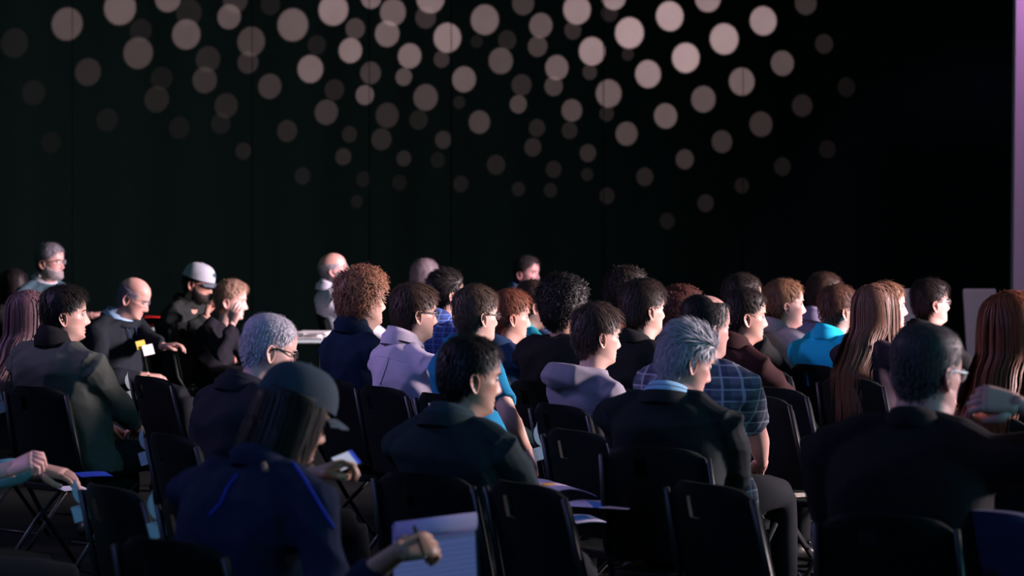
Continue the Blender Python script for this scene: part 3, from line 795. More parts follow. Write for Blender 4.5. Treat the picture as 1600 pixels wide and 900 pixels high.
I['bigright'] = person('large person in black with cropped hair and glasses, hand raised to the mouth', 1446, 505, 560, yaw=66, hyaw=46, pitch=8, lean=.05, skin=(.58, .32, .29), hair='buzz', hcol=(.05, .045, .055),
    shirt=(.014, .013, .015), res=2, build=1.32, glasses='pale', collar='crew', wide=1.10, hs=1.10, voxel=.008, jaw=1.2,
    arms={'R': dict(w=P(1590, 632, 585), dw=(-.95, .1, .16), nw=(-.05, -.75, .65), curl=1.0, pole=(.6, -.6, -.7), hs=1.12, k=1.1)},
    chairkw=dict(who='large person in black'))
I['auburn'] = person('person with long auburn hair at the right edge of the view', 1582, 459, 400, yaw=48, hyaw=40, pitch=0, lean=0, skin=PALE, hair='long', hcol=(.16, .040, .018),
    shirt=(.02, .015, .02), res=2, hlen=.30, fem=True, wide=1.08, hs=1.12, chairkw=dict(who='person with long auburn hair'))
I['balding'] = person('balding person in a white and navy plaid shirt', 1102, 459, 400, yaw=60, hyaw=36, pitch=4, lean=-.02, skin=(.50, .28, .24), hair='thin', hcol=(.012, .010, .012),
    smat=plaid('plaid_cloth', (.10, .11, .16), (.42, .42, .50), (.02, .025, .06)), collar='shirt', res=2, build=1.15, sleeve='short', hs=1.04, chairkw=dict(who='balding person in the plaid shirt'))
I['hoodie'] = person('short young person with brown fringe in a grey hoodie', 932, 474, 382, yaw=36, hyaw=26, pitch=6, lean=-.02, skin=PALE, hair='medium', hcol=(.050, .030, .026), shirt=(.22, .21, .26), hood=True,
    res=2, build=.95, chairkw=dict(who='young person in the grey hoodie'))
I['purple'] = person('young person in a lavender shirt with glasses and a dark lanyard', 647, 443, 350, yaw=38, hyaw=26, pitch=4, lean=-.03, skin=PALE, hair='medium', hcol=(.060, .036, .026), shirt=(.56, .50, .62),
    collar='shirt', res=2, glasses='black', chairkw=dict(who='young person in the lavender shirt'))
I['glassblue'] = person('young person with brown hair and glasses in a teal-blue t-shirt', 743, 446, 363, yaw=36, hyaw=36, pitch=2, lean=-.02, skin=PALE, hair='short', hcol=(.075, .048, .034), shirt=(.012, .17, .32),
    sleeve='short', res=2, glasses='black', collar='crew', arms={'R': dict(w=P(822, 700, 370), curl=.5, pole=(-.2, -.7, -.5), dw=(.5, .1, -.8))}, chairkw=dict(who='person in the teal-blue t-shirt'))
I['curly'] = person('person with curly ginger-blond hair in a navy jacket', 566, 420, 337, yaw=38, hyaw=27, pitch=-2, lean=-.03, skin=PALE, hair='bigcurl', hcol=(.26, .12, .070), shirt=(.008, .020, .045), collar='high',
    res=2, build=1.08, chairkw=dict(who='person with curly ginger-blond hair'))
I['olive'] = person('dark-haired person in an olive-grey sweater in profile at the left', 100, 446, 350, yaw=54, hyaw=16, pitch=0, lean=-.04, skin=(.55, .32, .26), hair='medium', hcol=(.012, .009, .008), shirt=(.070, .078, .070),
    collar='high', undershirt=cloth((.01, .01, .012)), res=2, build=1.25, jaw=1.12, chairkw=dict(who='person in the olive-grey sweater', proto=CH1))
I['blackcurl'] = person('person with thick black curly hair in a black shirt, face turned away', 880, 431, 341, yaw=46, hyaw=42, pitch=0, lean=-.02, skin=TAN, hair='curly', hcol=(.008, .007, .008), shirt=BLK, res=2, build=1.1,
    chairkw=dict(who='person with thick black curly hair'))
I['blackshirt'] = person('dark brown-haired person in a black shirt with clear profile, behind the grey-haired suit', 1005, 437, 350, yaw=38, hyaw=32, pitch=0, lean=-.02, skin=PALE, hair='medium', hcol=(.026, .016, .013), shirt=BLK, collar='crew', res=2,
    chairkw=dict(who='dark brown-haired person in the black shirt'))
I['maroon'] = person('short dark-haired person in a maroon-brown shirt', 1163, 450, 340, yaw=38, hyaw=14, pitch=4, lean=-.01, skin=(.48, .27, .21), hair='short', hcol=(.020, .014, .013), shirt=(.028, .011, .012), collar='polo', sleeve='short', res=1,
    chairkw=dict(who='person in the maroon-brown shirt'))
I['behindmaroon'] = person('dark-haired person mostly hidden behind the maroon-brown shirt', 1160, 427, 312, yaw=38, hyaw=24, pitch=0, skin=PALE, hair='short', hcol=(.022, .014, .012), shirt=BLK, res=1,
    chairkw=dict(who='hidden dark-haired person'))
I['whiteshirt'] = person('sandy blond person in a pale lilac button shirt', 1225, 436, 299, yaw=38, hyaw=14, pitch=0, skin=PINK, hair='short', hcol=(.20, .10, .055), shirt=(.48, .42, .50), collar='shirt', res=1, build=1.12, hs=1.04,
    chairkw=dict(who='sandy blond person in the pale lilac shirt'))
I['bluepolo'] = person('short brown-haired person in glasses and a bright turquoise shirt', 1309, 445, 312, yaw=38, hyaw=28, pitch=2, skin=PALE, hair='short', hcol=(.11, .050, .032), shirt=(.015, .48, .75), collar='polo', glasses='wire', sleeve='short', res=1, build=1.15,
    chairkw=dict(who='person in the bright turquoise shirt'))
I['behindblue'] = person('brown-haired person in a lilac shirt behind the turquoise shirt', 1288, 427, 270, yaw=38, hyaw=34, pitch=0, skin=PALE, hair='medium', hcol=(.050, .028, .020), shirt=(.25, .22, .34), collar='shirt', res=1,
    chairkw=dict(who='brown-haired person behind the turquoise shirt'))
I['longhair'] = person('person with very long straight light brown hair', 1367, 446, 335, yaw=44, hyaw=36, pitch=0, lean=-.02, skin=PALE, hair='long', hcol=(.17, .085, .060), shirt=(.03, .02, .03), hlen=.33, fem=True, res=2, hs=.93,
    chairkw=dict(who='person with very long straight hair'))
I['behindlong'] = person('sandy-haired person in a lilac top just beyond the very long hair, in profile', 1384, 440, 303, yaw=36, hyaw=8, pitch=0, skin=PINK, hair='short', hcol=(.22, .11, .06), shirt=(.22, .18, .25), res=1, fem=True,
    chairkw=dict(who='sandy-haired person in the lilac top'))
I['farright'] = person('person with thick dark hair and glasses dressed in black before the pale boards', 1453, 435, 292, yaw=36, hyaw=20, pitch=-3, skin=PINK, hair='medium', hcol=(.016, .010, .010), shirt=BLK, glasses='wire', collar='crew', res=1,
    chairkw=dict(who='person in black before the pale boards'))
I['redhair'] = person('red-blond person in a navy shirt between the glasses wearer and the teal shirt', 796, 452, 318, yaw=37, hyaw=22, pitch=5, skin=(.58, .32, .25), hair='medium', hcol=(.19, .065, .036), shirt=(.010, .030, .075), res=1, collar='crew',
    chairkw=dict(who='red-blond person in the navy shirt'))
I['teal'] = person('dark brown-haired person in a bright teal shirt looking down', 832, 438, 296, yaw=36, hyaw=22, pitch=14, skin=(.48, .27, .22), hair='medium', hcol=(.040, .024, .020), shirt=(.02, .30, .38), res=1, collar='shirt', build=1.1, lean=.02,
    chairkw=dict(who='person in the bright teal shirt'))
I['plaidblue'] = person('dark-haired person with raised quiff in a blue checked shirt', 696, 421, 298, yaw=42, hyaw=34, pitch=0, skin=PALE, hair='swept', hcol=(.016, .012, .012), smat=plaid('blue_check', (.015, .05, .26), (.10, .22, .55), (.01, .02, .10), .03), collar='shirt', res=1,
    chairkw=dict(who='person in the blue checked shirt'))
I['orange'] = person('dark curly-haired person in an orange shirt, mostly hidden by the black shirt', 978, 420, 296, yaw=40, hyaw=34, pitch=2, skin=TAN, hair='curly', hcol=(.018, .012, .011), shirt=(.50, .12, .02), res=1, sleeve='short',
    chairkw=dict(who='person in the orange shirt'))
I['redcurl'] = person('person with reddish-brown curls hidden behind the balding head', 1064, 449, 305, yaw=40, hyaw=30, pitch=4, skin=TAN, hair='curly', hcol=(.080, .028, .022), shirt=BLK, res=1,
    chairkw=dict(who='person with reddish-brown curls'))
# far section along the wall
I['blazer'] = person('bearded grey-haired person in glasses and a grey-blue blazer, arms folded, at the far left', 78, 380, 225, yaw=-42, hyaw=-22, pitch=2, skin=(.55, .31, .28), hair='short', hcol=(.22, .21, .25), shirt=(.055, .10, .13), collar='lapel', undershirt=cloth((.5, .5, .58)),
    glasses='black', beard=dict(col=(.35, .32, .34), len=.014), res=1, build=1.1, arms={'L': dict(t=(.22, -.08, .92), curl=.7, d=(.1, -1, .1)), 'R': dict(t=(.24, .10, .90), curl=.7, d=(.1, 1, .1))},
    chairkw=dict(who='person in the grey-blue blazer'))
I['edgewoman'] = person('person with dark bob and glasses at the left edge, mouth open', 22, 421, 215, yaw=-15, hyaw=-12, pitch=-4, skin=PINK, hair='long', hcol=(.012, .008, .010), shirt=BLK, hlen=.08, glasses='wire', fem=True, res=1, chairkw=dict(who='person with the dark bob'))
I['leftlong'] = person('person with long mauve-brown hair behind the olive-grey sweater, seen from behind', 44, 455, 318, yaw=52, hyaw=44, pitch=2, skin=PALE, hair='long', hcol=(.13, .070, .085), shirt=(.02, .02, .05), hlen=.24, fem=True, res=1,
    chairkw=dict(who='person with long mauve-brown hair', proto=CH1))
I['baldlanyard'] = person('bald person in a dark suit and light blue shirt with a badge, looking down', 208, 432, 262, yaw=-28, hyaw=-8, pitch=24, lean=.04, skin=(.58, .33, .28), hair='bald', hcol=(.20, .18, .24), shirt=(.012, .016, .022), collar='lapel', undershirt=cloth((.30, .48, .70)), glasses='wire', res=1, build=1.15,
    arms={'L': dict(w=P(262, 546, 268), dw=(.9, -.1, .1), curl=.5, pole=(-.3, .5, -.8))}, chairkw=dict(who='bald person with the badge'))
I['capman'] = person('bearded person in a light grey flat-brim cap and dark jacket, looking down', 309, 412, 232, yaw=-22, hyaw=-14, pitch=16, lean=.02, skin=(.52, .28, .22), hair='short', hcol=(.010, .008, .008), shirt=(.018, .022, .022), cap=dict(col=(.40, .43, .50), brim=(.12, .15, .19), badge=True),
    beard=dict(col=(.010, .008, .008), len=.022), collar='crew', res=1, build=1.05, arms={'R': dict(w=P(322, 492, 236), dw=(.3, -.2, .9), curl=.8, pole=(-.3, -.6, -.7))}, chairkw=dict(who='person in the light grey cap'))
I['blonde'] = person('person with short blond hair resting the cheek on a ringed hand', 360, 437, 240, yaw=-18, hyaw=-2, pitch=8, lean=.04, skin=(.66, .42, .38), hair='medium', hcol=(.42, .27, .20), shirt=(.012, .012, .018), fem=True, res=1, wide=1.05, hs=1.03,
    arms={'R': dict(w=P(363, 505, 243), dw=(.25, -.1, 1), nw=(-.3, -.9, 0), curl=.5, pole=(.4, -.6, -.6))}, chairkw=dict(who='person with short blond hair'))
I['whitebeard'] = person('bald white-bearded person in a pale lilac shirt leaning back', 521, 394, 222, yaw=8, hyaw=4, pitch=-14, lean=-.10, skin=(.62, .34, .30), hair='bald', hcol=(.50, .48, .54), shirt=(.62, .62, .76), collar='shirt', glasses='wire', beard=dict(col=(.60, .55, .60), len=.026), res=1, build=1.05,
    chairkw=dict(who='white-bearded person'))
I['silver'] = person('person with silver-grey bob seated far back behind the lavender shirt', 664, 405, 214, yaw=28, hyaw=34, pitch=0, skin=PALE, hair='long', hcol=(.24, .19, .22), shirt=(.02, .02, .03), hlen=.12, fem=True, res=1, chairkw=dict(who='person with the silver-grey bob'))
I['farman'] = person('short-haired person in a blue shirt seated far back, face towards the camera side', 823, 400, 206, yaw=-30, hyaw=-34, pitch=2, skin=(.60, .32, .32), hair='short', hcol=(.05, .04, .045), shirt=(.08, .13, .26), collar='shirt', res=1, chairkw=dict(who='person in the blue shirt far back'))
# person whose forearms only enter the frame at the left edge
I['leftedge'] = person('person at the left edge of whom only the clasped hands and grey-blue sleeves show', -62, 560, 505, yaw=30, hyaw=20, pitch=10, lean=.03, skin=(.60, .34, .31), hair='short', hcol=(.03, .02, .02), shirt=(.12, .26, .32), res=1, build=1.1, sleeve='long',
    arms={'R': dict(w=P(14, 734, 500), dw=(.8, -.1, .35), nw=(-.2, -.5, .8), curl=1.0, pole=(-1, .1, -.1)), 'L': dict(w=P(62, 733, 480), dw=(.95, -.1, -.18), nw=(.1, -.2, 1), curl=.35, pole=(-1, .3, -.1))},
    chairkw=dict(who='person at the left edge', proto=CH1))
# ---------------------------------------------------------------- things around the audience
A37 = R(37)
def at_local(px, py, z, loc, yaw):
    """ground position of an object whose local point loc must show at a pixel"""
    s = (py - HOR)/(CAMH - z); w_ = P(px, py, s); c, s_ = math.cos(yaw), math.sin(yaw)
    return (w_.x - (c*loc[0] - s_*loc[1]), w_.y - (s_*loc[0] + c*loc[1]))
PLATE = (-.195, .242, .785)
for px, py, lab in ((128, 801, 'empty black folding chair with bright gaps shown as pale brackets, right of the clasped hands'),
                    (247, 827, 'empty black folding chair with bright gaps shown as pale brackets, left of the dark cap wearer'),
                    (205, 618, 'black folding chair with bright gaps shown as pale brackets right of the olive-grey sweater'),
                    (845, 708, 'black folding chair with pale brackets by the teal-blue t-shirt wearer\'s hand')):
    chair(at_local(px, py, .785, PLATE, A37), A37, lab, CH1)
def seat_chair(px, py, s, lab, yaw=A37, dx=0.0):
    w_ = P(px, py, s); chair((w_.x, w_.y), yaw, lab); return w_
w_ = P(824, 765, 528); chair((w_.x + .17, w_.y + .14), A37, 'empty black folding chair right of the young person in the dark suit')
w_ = P(1195, 900, 520); chair((w_.x, w_.y), A37, 'empty black folding chair low in front, left of the large person in black')
w_ = P(1560, 806, 577); chair((w_.x + .12, w_.y + .18), R(50), 'navy upholstered chair back in the bottom right corner', CHN)

def leaflet_mat(name, base, a, b, ang):
    m = mat(name, base, .6); nt = m.node_tree; bs = nt.nodes['Principled BSDF']
    tc = nt.nodes.new('ShaderNodeTexCoord'); v = nt.nodes.new('ShaderNodeTexVoronoi'); v.inputs['Scale'].default_value = 9
    nt.links.new(tc.outputs['Object'], v.inputs['Vector'])
    cr = nt.nodes.new('ShaderNodeValToRGB'); cr.color_ramp.interpolation = 'CONSTANT'
    cr.color_ramp.elements[0].color = (*base, 1); cr.color_ramp.elements[1].position = .66; cr.color_ramp.elements[1].color = (*a, 1)
    e = cr.color_ramp.elements.new(.84); e.color = (*b, 1)
    sp = nt.nodes.new('ShaderNodeSeparateColor'); nt.links.new(v.outputs['Color'], sp.inputs[0]); nt.links.new(sp.outputs[0], cr.inputs[0])
    nt.links.new(cr.outputs[0], bs.inputs['Base Color']); return m
def text_mat(name, base, ink):
    m = mat(name, base, .7); nt = m.node_tree; bs = nt.nodes['Principled BSDF']
    tc = nt.nodes.new('ShaderNodeTexCoord'); wv = nt.nodes.new('ShaderNodeTexWave'); wv.bands_direction = 'Y'; wv.inputs['Scale'].default_value = 22; wv.inputs['Distortion'].default_value = .0
    nt.links.new(tc.outputs['Object'], wv.inputs['Vector'])
    n = nt.nodes.new('ShaderNodeTexNoise'); n.inputs['Scale'].default_value = 60; nt.links.new(tc.outputs['Object'], n.inputs['Vector'])
    mu = nt.nodes.new('ShaderNodeMath'); mu.operation = 'MULTIPLY'; nt.links.new(wv.outputs['Fac'], mu.inputs[0]); nt.links.new(n.outputs['Fac'], mu.inputs[1])
    gt = nt.nodes.new('ShaderNodeMath'); gt.operation = 'GREATER_THAN'; gt.inputs[1].default_value = .44; nt.links.new(mu.outputs[0], gt.inputs[0])
    mx = nt.nodes.new('ShaderNodeMix'); mx.data_type = 'RGBA'; nt.links.new(gt.outputs[0], mx.inputs[0]); mx.inputs[6].default_value = (*base, 1); mx.inputs[7].default_value = (*ink, 1)
    nt.links.new(mx.outputs[2], bs.inputs['Base Color']); return m
LEAF1 = leaflet_mat('printed_leaflet', (.75, .60, .75), (.75, .36, .08), (.06, .20, .55), 0)
LEAF2 = leaflet_mat('blue_leaflet', (.78, .62, .78), (.08, .22, .58), (.03, .04, .12), 0)
TXT = text_mat('text_sheet', (.62, .58, .50), (.12, .10, .12))
def sheet(name, px, py, z, size, rot, m, label, cat, bow=.01, tilt=(0, 0)):
    s = (py - HOR)/(CAMH - z); w_ = P(px, py, s)
    n = 9; G = []
    for side in (0, 1):
        rows = []
        for i in range(n):
            x = (i/(n-1) - .5)*size[0]
            rows.append([[x, -size[1]/2, bow*(1 - (2*x/size[0])**2) + side*.0025], [x, size[1]/2, bow*(1 - (2*x/size[0])**2) + side*.0025]])
        G.append(np.array(rows))
    ring = np.concatenate([G[0][:, 0], G[0][::-1, 1]]), np.concatenate([G[1][:, 0], G[1][::-1, 1]])
    mb = MB(); V = np.concatenate([G[0].reshape(-1, 3), G[1].reshape(-1, 3)]); f = []
    for i in range(n-1):
        f.append((2*i, 2*i+1, 2*i+3, 2*i+2)); k = 2*n; f.append((k+2*i, k+2*i+2, k+2*i+3, k+2*i+1))
        f.append((2*i, 2*i+2, k+2*i+2, k+2*i)); f.append((2*i+1, k+2*i+1, k+2*i+3, 2*i+3))
    f.append((0, 2*n, 2*n+1, 1)); f.append((2*n-2, 2*n-1, 4*n-1, 4*n-2))
    mb.add(V, f)
    o = mb.build(name, m, None, smooth=False, label=label, category=cat, loc=w_); o.rotation_euler = (R(tilt[0]), R(tilt[1]), R(rot)); return o
chair((1.22, 10.96), A37, 'empty black folding chair under the small cream text sheet')
sheet('leaflet', 862, 770, .69, (.21, .34), 20, LEAF1, 'leaflet with an orange panel on the lap of the young person in the dark suit', 'leaflet', .03)
sheet('leaflet', 945, 789, .675, (.18, .26), 62, LEAF2, 'leaflet with a blue corner at the right end of the leaflets on the lap', 'leaflet', .004)
sheet('leaflet', 912, 812, .665, (.10, .19), 15, LEAF2, 'narrow folded leaflet at the front of the leaflets on the lap', 'leaflet', .004)
chair((1.34, 11.38), A37, 'empty black folding chair holding the cream text sheet')
sheet('text_sheet', 1264, 746, .470, (.21, .30), -62, TXT, 'cream sheet covered in small text on an empty chair', 'paper', .012)
sheet('text_sheet', 1246, 774, .460, (.12, .12), -70, TXT, 'small cream sheet below the larger text sheet', 'paper', .002)
chair((1.36, 9.28), A37, 'empty black folding chair with a narrow cream leaflet, left of the large person in black')
sheet('leaflet', 1376, 850, .465, (.09, .26), -8, TXT, 'narrow cream leaflet low down, left of the large person in black', 'leaflet', .004)
chair((1.40, 12.60), A37, 'black folding chair holding the orange-capped bottle')
root = bpy.data.objects.new('bottle', None); COL.objects.link(root); w_ = P(1251, 668, 316); root.location = (w_.x, w_.y, .456); root['label'] = 'pale blue bottle with an orange cap behind the chairs right of centre'; root['category'] = 'bottle'
m = MB(); m.tube([(0, 0, 0), (0, 0, .003), (0, 0, .11), (0, 0, .135), (0, 0, .15)], [.020, .025, .025, .014, .012], 16); m.build('bottle_body', mat('bottle_plastic', (.35, .55, .65), .3), root)
m = MB(); m.tube([(0, 0, .148), (0, 0, .150), (0, 0, .178), (0, 0, .180)], [.013, .015, .015, .013], 16); m.build('bottle_cap', mat('orange_plastic', (.85, .22, .05), .4), root)

# tables in the far section
WHITECLOTH = cloth((.012, .014, .016))
def table(x0, x1, s0, label):
    root = bpy.data.objects.new('trestle_table', None); COL.objects.link(root)
    y = F/s0; X0 = (x0-800)/s0; X1 = (x1-800)/s0
    root.location = ((X0+X1)/2, y + .25, 0); root['label'] = label; root['category'] = 'table'
    L = (X1-X0)/2
    m = MB(); m.box((-L, -.25, .715), (L, .25, .745)); m.build('tabletop', WHITECLOTH, root, smooth=False)
    m = MB(); m.box((-L-.004, -.256, .725), (L+.004, -.2505, .747)); m.build('edge_strip', PALEMETAL, root, smooth=False)
    for sx in (-1, 1):
        for sy in (-1, 1):
            m = MB(); m.tube([(sx*(L-.06), sy*.2, .715), (sx*(L-.04), sy*.2, .0)], .014, 8); m.build('leg', DARKMETAL, root)
    return root
table(402, 512, 230, 'black trestle table carrying the stack of white papers')
table(236, 330, 211, 'black trestle table behind the bald person with the badge')
st = bpy.data.objects.new('paper_stack', None); COL.objects.link(st); w_ = P(488, 524, 226); st.location = (w_.x, w_.y - .05, .747); st['label'] = 'stack of white papers on the far table left of the white-bearded person'; st['category'] = 'paper'
rr = random.Random(4)
for i in range(7):
    m = MB(); Mx = Matrix.Translation((rr.uniform(-.03, .03), rr.uniform(-.02, .02), i*.006)) @ Matrix.Rotation(rr.uniform(-.4, .4), 4, 'Z'); m.box((-.11, -.15, 0), (.11, .15, .005), Mx)
    m.build('sheet', PAPER, st, smooth=False)
m = MB(); m.tube([(-.12, 0, .02), (-.05, .02, .05), (.04, .01, .045), (.12, -.02, .02)], [.02, .04, .038, .015], 10)
w_ = P(238, 505, 211); o = m.build('folded_cloth', cloth((.55, .02, .02)), None, label='small red folded cloth on the table behind the badge wearer', category='cloth', loc=(w_.x, w_.y + .03, .745))

# pale chairs on the stage at the right
def stage_chair(px0, px1, py, lab):
    s = 205; root = bpy.data.objects.new('stage_chair', None); COL.objects.link(root)
    W0 = P((px0+px1)/2, py, s); root.location = (W0.x, W0.y, 0); root['label'] = lab; root['category'] = 'chair'
    hw = (px1-px0)/2/s; zt = W0.z
    fab = mat('pale_chair_fabric', (.15, .14, .20), .85, bump=.2)
    m = MB(); G = np.array([[[-hw+.05, .04, .44], [hw+.0, .04, .44], [hw+.0, .085, .44], [-hw+.05, .085, .44]],
                            [[-hw, -.05, zt-.015], [hw-.012, -.05, zt-.015], [hw-.012, -.005, zt-.015], [-hw, -.005, zt-.015]],
                            [[-hw+.008, -.045, zt], [hw-.02, -.045, zt], [hw-.02, -.012, zt], [-hw+.008, -.012, zt]]])
    m.grid(G, cap0=True, cap1=True); m.build('backrest', fab, root, smooth=False)
    m = MB(); m.box((-hw+.03, .06, .40), (hw+.03, .5, .46)); m.build('seat', fab, root, smooth=False)
    for x in (-hw+.06, hw):
        for y in (.1, .46):
            m = MB(); m.tube([(x, y, .40), (x*1.05, y, 0)], .013, 8); m.build('leg', DARKMETAL, root)
stage_chair(1503, 1557, 451, 'pale lavender high-backed chair between the glasses wearer in black and the auburn hair')
stage_chair(1399, 1448, 451, 'pale lavender high-backed chair partly hidden behind the dark-haired glasses wearer')

# notepad, pen and phone of the writing person
TL = P(614, 820, 612); TR = P(741, 804, 604); dn = Vector((.012, -.13, -.235))
wx = (TR - TL); nrm = wx.cross(dn).normalized(); nrm = -nrm if nrm.z < 0 else nrm
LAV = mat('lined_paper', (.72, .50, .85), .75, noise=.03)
def pad_quad(mb, a, b, c, d, t):
    V = [a, b, c, d] + [p - nrm*t for p in (a, b, c, d)]
    mb.add([tuple(v) for v in V], [(0, 1, 2, 3), (7, 6, 5, 4), (0, 4, 5, 1), (1, 5, 6, 2), (2, 6, 7, 3), (3, 7, 4, 0)])
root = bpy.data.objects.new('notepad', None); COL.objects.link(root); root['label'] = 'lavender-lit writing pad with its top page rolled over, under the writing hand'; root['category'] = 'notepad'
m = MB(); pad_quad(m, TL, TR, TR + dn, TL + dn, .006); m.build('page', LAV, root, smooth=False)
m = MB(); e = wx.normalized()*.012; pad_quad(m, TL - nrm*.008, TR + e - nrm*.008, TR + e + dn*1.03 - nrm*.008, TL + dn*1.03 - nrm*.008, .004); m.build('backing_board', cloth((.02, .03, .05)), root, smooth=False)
m = MB(); G = []
dnn = dn.normalized()
for k in range(11):
    a = R(-40 + k*23); off = dnn*(.022 - .024*math.cos(a)) * 1.0 + nrm*(.012 + .014*math.sin(a))
    G.append([tuple(TL + off), tuple(TR + off), tuple(TR + off*.93 + nrm*.0), tuple(TL + off*.93)])
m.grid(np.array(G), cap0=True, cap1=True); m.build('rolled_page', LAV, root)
for i in range(14):
    m = MB(); f0 = .28 + i*.052
    a = TL + dn*f0 + nrm*.0006; b = TR + dn*f0 + nrm*.0006; pad_quad(m, a, b, b + dn*.004, a + dn*.004, .0004)
    m.build('ruled_line', cloth((.22, .18, .42)), root, smooth=False)
m = MB(); a = P(647, 822, 640); b = P(664, 874, 670); m.tube([a, a.lerp(b, .1), a.lerp(b, .85), b], [.003, .0055, .005, .001], 8)
m.build('pen', FRAME_BLACK, None, label='black pen held upright in the writing hand over the pad', category='pen')
ph = P(541, 721, 575); root = bpy.data.objects.new('smartphone', None); COL.objects.link(root); root.location = ph; root.rotation_euler = (R(38), R(-18), R(28)); root['label'] = 'smartphone with a glowing white screen beyond the cap wearer\'s shoulder'; root['category'] = 'phone'
m = MB(); m.box((-.034, -.03, -.004), (.034, .03, .004)); m.build('phone_body', FRAME_BLACK, root, smooth=False)
scr = bpy.data.materials.new('lit_screen'); scr.use_nodes = True; b_ = scr.node_tree.nodes['Principled BSDF']; b_.inputs['Emission Color'].default_value = (.7, .75, 1, 1); b_.inputs['Emission Strength'].default_value = .55; b_.inputs['Base Color'].default_value = (.02, .02, .03, 1)
m = MB(); m.box((-.031, -.026, .0041), (.020, .026, .005)); m.build('screen', scr, root, smooth=False)
scb = scr.copy(); scb.node_tree.nodes['Principled BSDF'].inputs['Emission Color'].default_value = (.05, .1, .8, 1)
m = MB(); m.box((.0205, -.026, .0041), (.031, .026, .005)); m.build('screen_header', scb, root, smooth=False)
# papers under the hands at the left edge
sheet('leaflet', 114, 764, .60, (.10, .13), 25, PAPER, 'lilac-lit sheet below the pointing hand at the left', 'leaflet', .003)
sheet('folder', 146, 742, .66, (.12, .16), 20, cloth((.015, .05, .35)), 'dark blue folder right of the pointing hand', 'folder', .002)

# lanyards and badge
def child_local(i, p): return Matrix.Rotation(-i['yr'], 3, 'Z') @ (Vector(p) - i['base'])
def lanyard(i, drop=.26, m=None):
    nk = i['nk']; mb = MB(); pts = []
    for a in np.linspace(-150, 150, 25):
        t = R(a); k = 1.33; back = math.cos(t)
        pts.append((nk[0] - .010 - k*.068*back, k*.070*math.sin(t), nk[2] + .010 + .028*back - .02))
    pts = [(nk[0] + .135, -.02, nk[2] - drop)] + pts + [(nk[0] + .135, .02, nk[2] - drop)]
    mb.tube(pts, .0045, 6); mb.build('lanyard', m or FRAME_BLACK, i['o'])
lanyard(I['purple']); lanyard(I['baldlanyard'], .20, cloth((.02, .04, .10)))
def face_card(i, px, py, s, w, h, m, name, lift=0):
    c = child_local(i, P(px, py, s)); n = Matrix.Rotation(-i['yr'], 3, 'Z') @ Vector((.45, -.85, .25)).normalized(); up = Vector((-.35, 0, 1)); up = (up - n*up.dot(n)).normalized(); r_ = up.cross(n)
    V = [c + r_*a*w/2 + up*b*h/2 + n*t for t in (lift, lift + .003) for a, b in ((-1, -1), (1, -1), (1, 1), (-1, 1))]
    mb = MB(); mb.add([tuple(v) for v in V], [(3, 2, 1, 0), (4, 5, 6, 7), (0, 1, 5, 4), (1, 2, 6, 5), (2, 3, 7, 6), (3, 0, 4, 7)]); mb.build(name, m, i['o'], smooth=False)
YEL = mat('yellow_card', (.75, .50, .06), .6)
face_card(I['baldlanyard'], 220, 539, 275, .055, .05, YEL, 'yellow_card'); face_card(I['baldlanyard'], 231, 547, 275, .065, .06, PAPER, 'badge_card', .004)
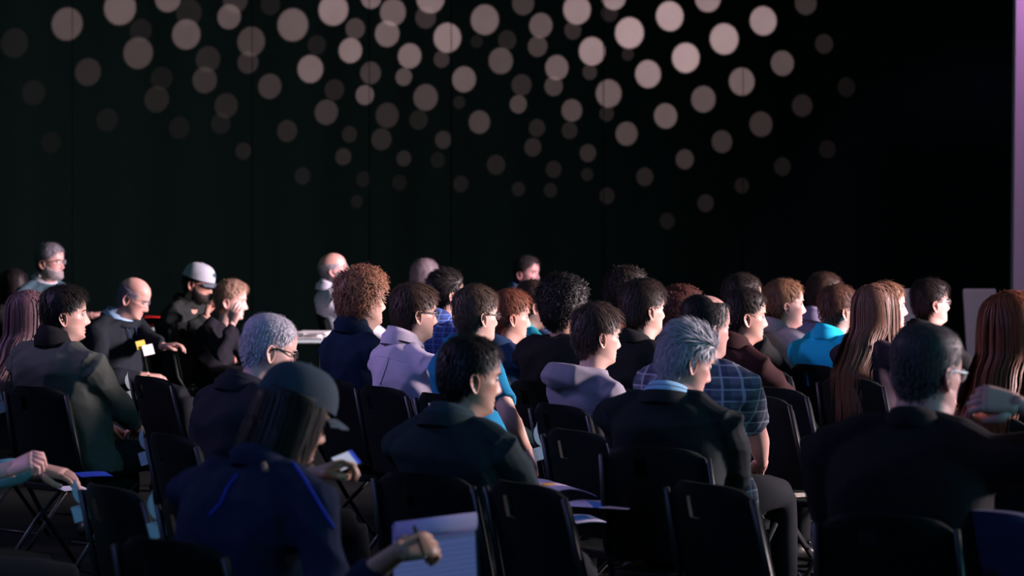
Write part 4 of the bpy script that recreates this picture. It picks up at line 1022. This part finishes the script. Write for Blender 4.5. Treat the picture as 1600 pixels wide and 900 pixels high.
# ---------------------------------------------------------------- bake the remeshed clothing
bpy.context.view_layer.update()
dg = bpy.context.evaluated_depsgraph_get()
old = []
for o, fold, seed in LATE:
    me = bpy.data.meshes.new_from_object(o.evaluated_get(dg)); old.append((o, me, fold, seed))
legold = LEGO.data
for o, me, fold, seed in old:
    raw = o.data; o.modifiers.clear(); me.name = o.name; 
    if not me.materials: me.materials.append(raw.materials[0])
    n = len(me.vertices); co = np.empty(n*3); me.vertices.foreach_get('co', co); co = co.reshape(-1, 3)
    if fold:
        no = np.empty(n*3); me.vertices.foreach_get('normal', no); no = no.reshape(-1, 3)
        rng = np.random.default_rng(seed); d = np.zeros(n)
        for k in range(7):                       # soft diagonal folds
            kv = rng.normal(0, 1, 3)*np.array([18, 18, 26]); wv = rng.normal(0, 9, 3)
            d += (1 - 2*abs(np.sin(.5*(co @ kv + 1.6*np.sin(co @ wv + rng.random()*6) + rng.random()*6))))*rng.random()
        co = co + no*(d/4*fold)[:, None]
        me.vertices.foreach_set('co', co.ravel())
    me.shade_smooth(); o.data = me
for o in TM: o.data = LEGO.data

# ---------------------------------------------------------------- piping, patch and pleat laid on the cloth surfaces
from mathutils.bvhtree import BVHTree
bpy.context.view_layer.update()
def cloth_trail(info, garment, pix, rad, m, name):
    o = [c for c in info['o'].children if c.name.split('.')[0] == garment][0]
    me = o.data; vs = [v.co.copy() for v in me.vertices]; fs = [tuple(p.vertices) for p in me.polygons]
    bvh = BVHTree.FromPolygons(vs, fs); Mi = Matrix.Rotation(-info['yr'], 3, 'Z')
    org = Mi @ (Vector((0, 0, CAMH)) - info['base']); pts = []
    for k in range(len(pix) - 1):
        for t in np.linspace(0, 1, 8, endpoint=(k == len(pix) - 2)):
            px = pix[k][0]*(1-t) + pix[k+1][0]*t; py = pix[k][1]*(1-t) + pix[k+1][1]*t
            d = (Mi @ (P(px, py, 600) - Vector((0, 0, CAMH)))).normalized()
            h = bvh.ray_cast(org, d)
            if h[0] is not None: pts.append(h[0] + h[1]*rad*.2)
    if len(pts) > 2:
        mb = MB(); mb.tube(pts, rad, 6); mb.build(name, m, info['o'])
PIPE = cloth((.02, .05, .42))
cloth_trail(I['cap'], 'shirt', [(458, 724), (478, 752), (500, 790), (522, 826)], .0045, PIPE, 'piping')
cloth_trail(I['cap'], 'shirt', [(372, 742), (356, 762), (346, 786), (328, 806)], .0045, PIPE, 'piping')
cloth_trail(I['cap'], 'shirt', [(411, 724), (414, 730), (415, 737)], .008, cloth((.35, .22, .16)), 'neck_label')
cloth_trail(I['purple'], 'shirt', [(607, 560), (603, 575), (594, 600)], .0025, I['purple']['tm'], 'pleat')
cloth_trail(I['purple'], 'shirt', [(592, 556), (612, 560), (634, 566)], .002, I['purple']['tm'], 'yoke_seam')
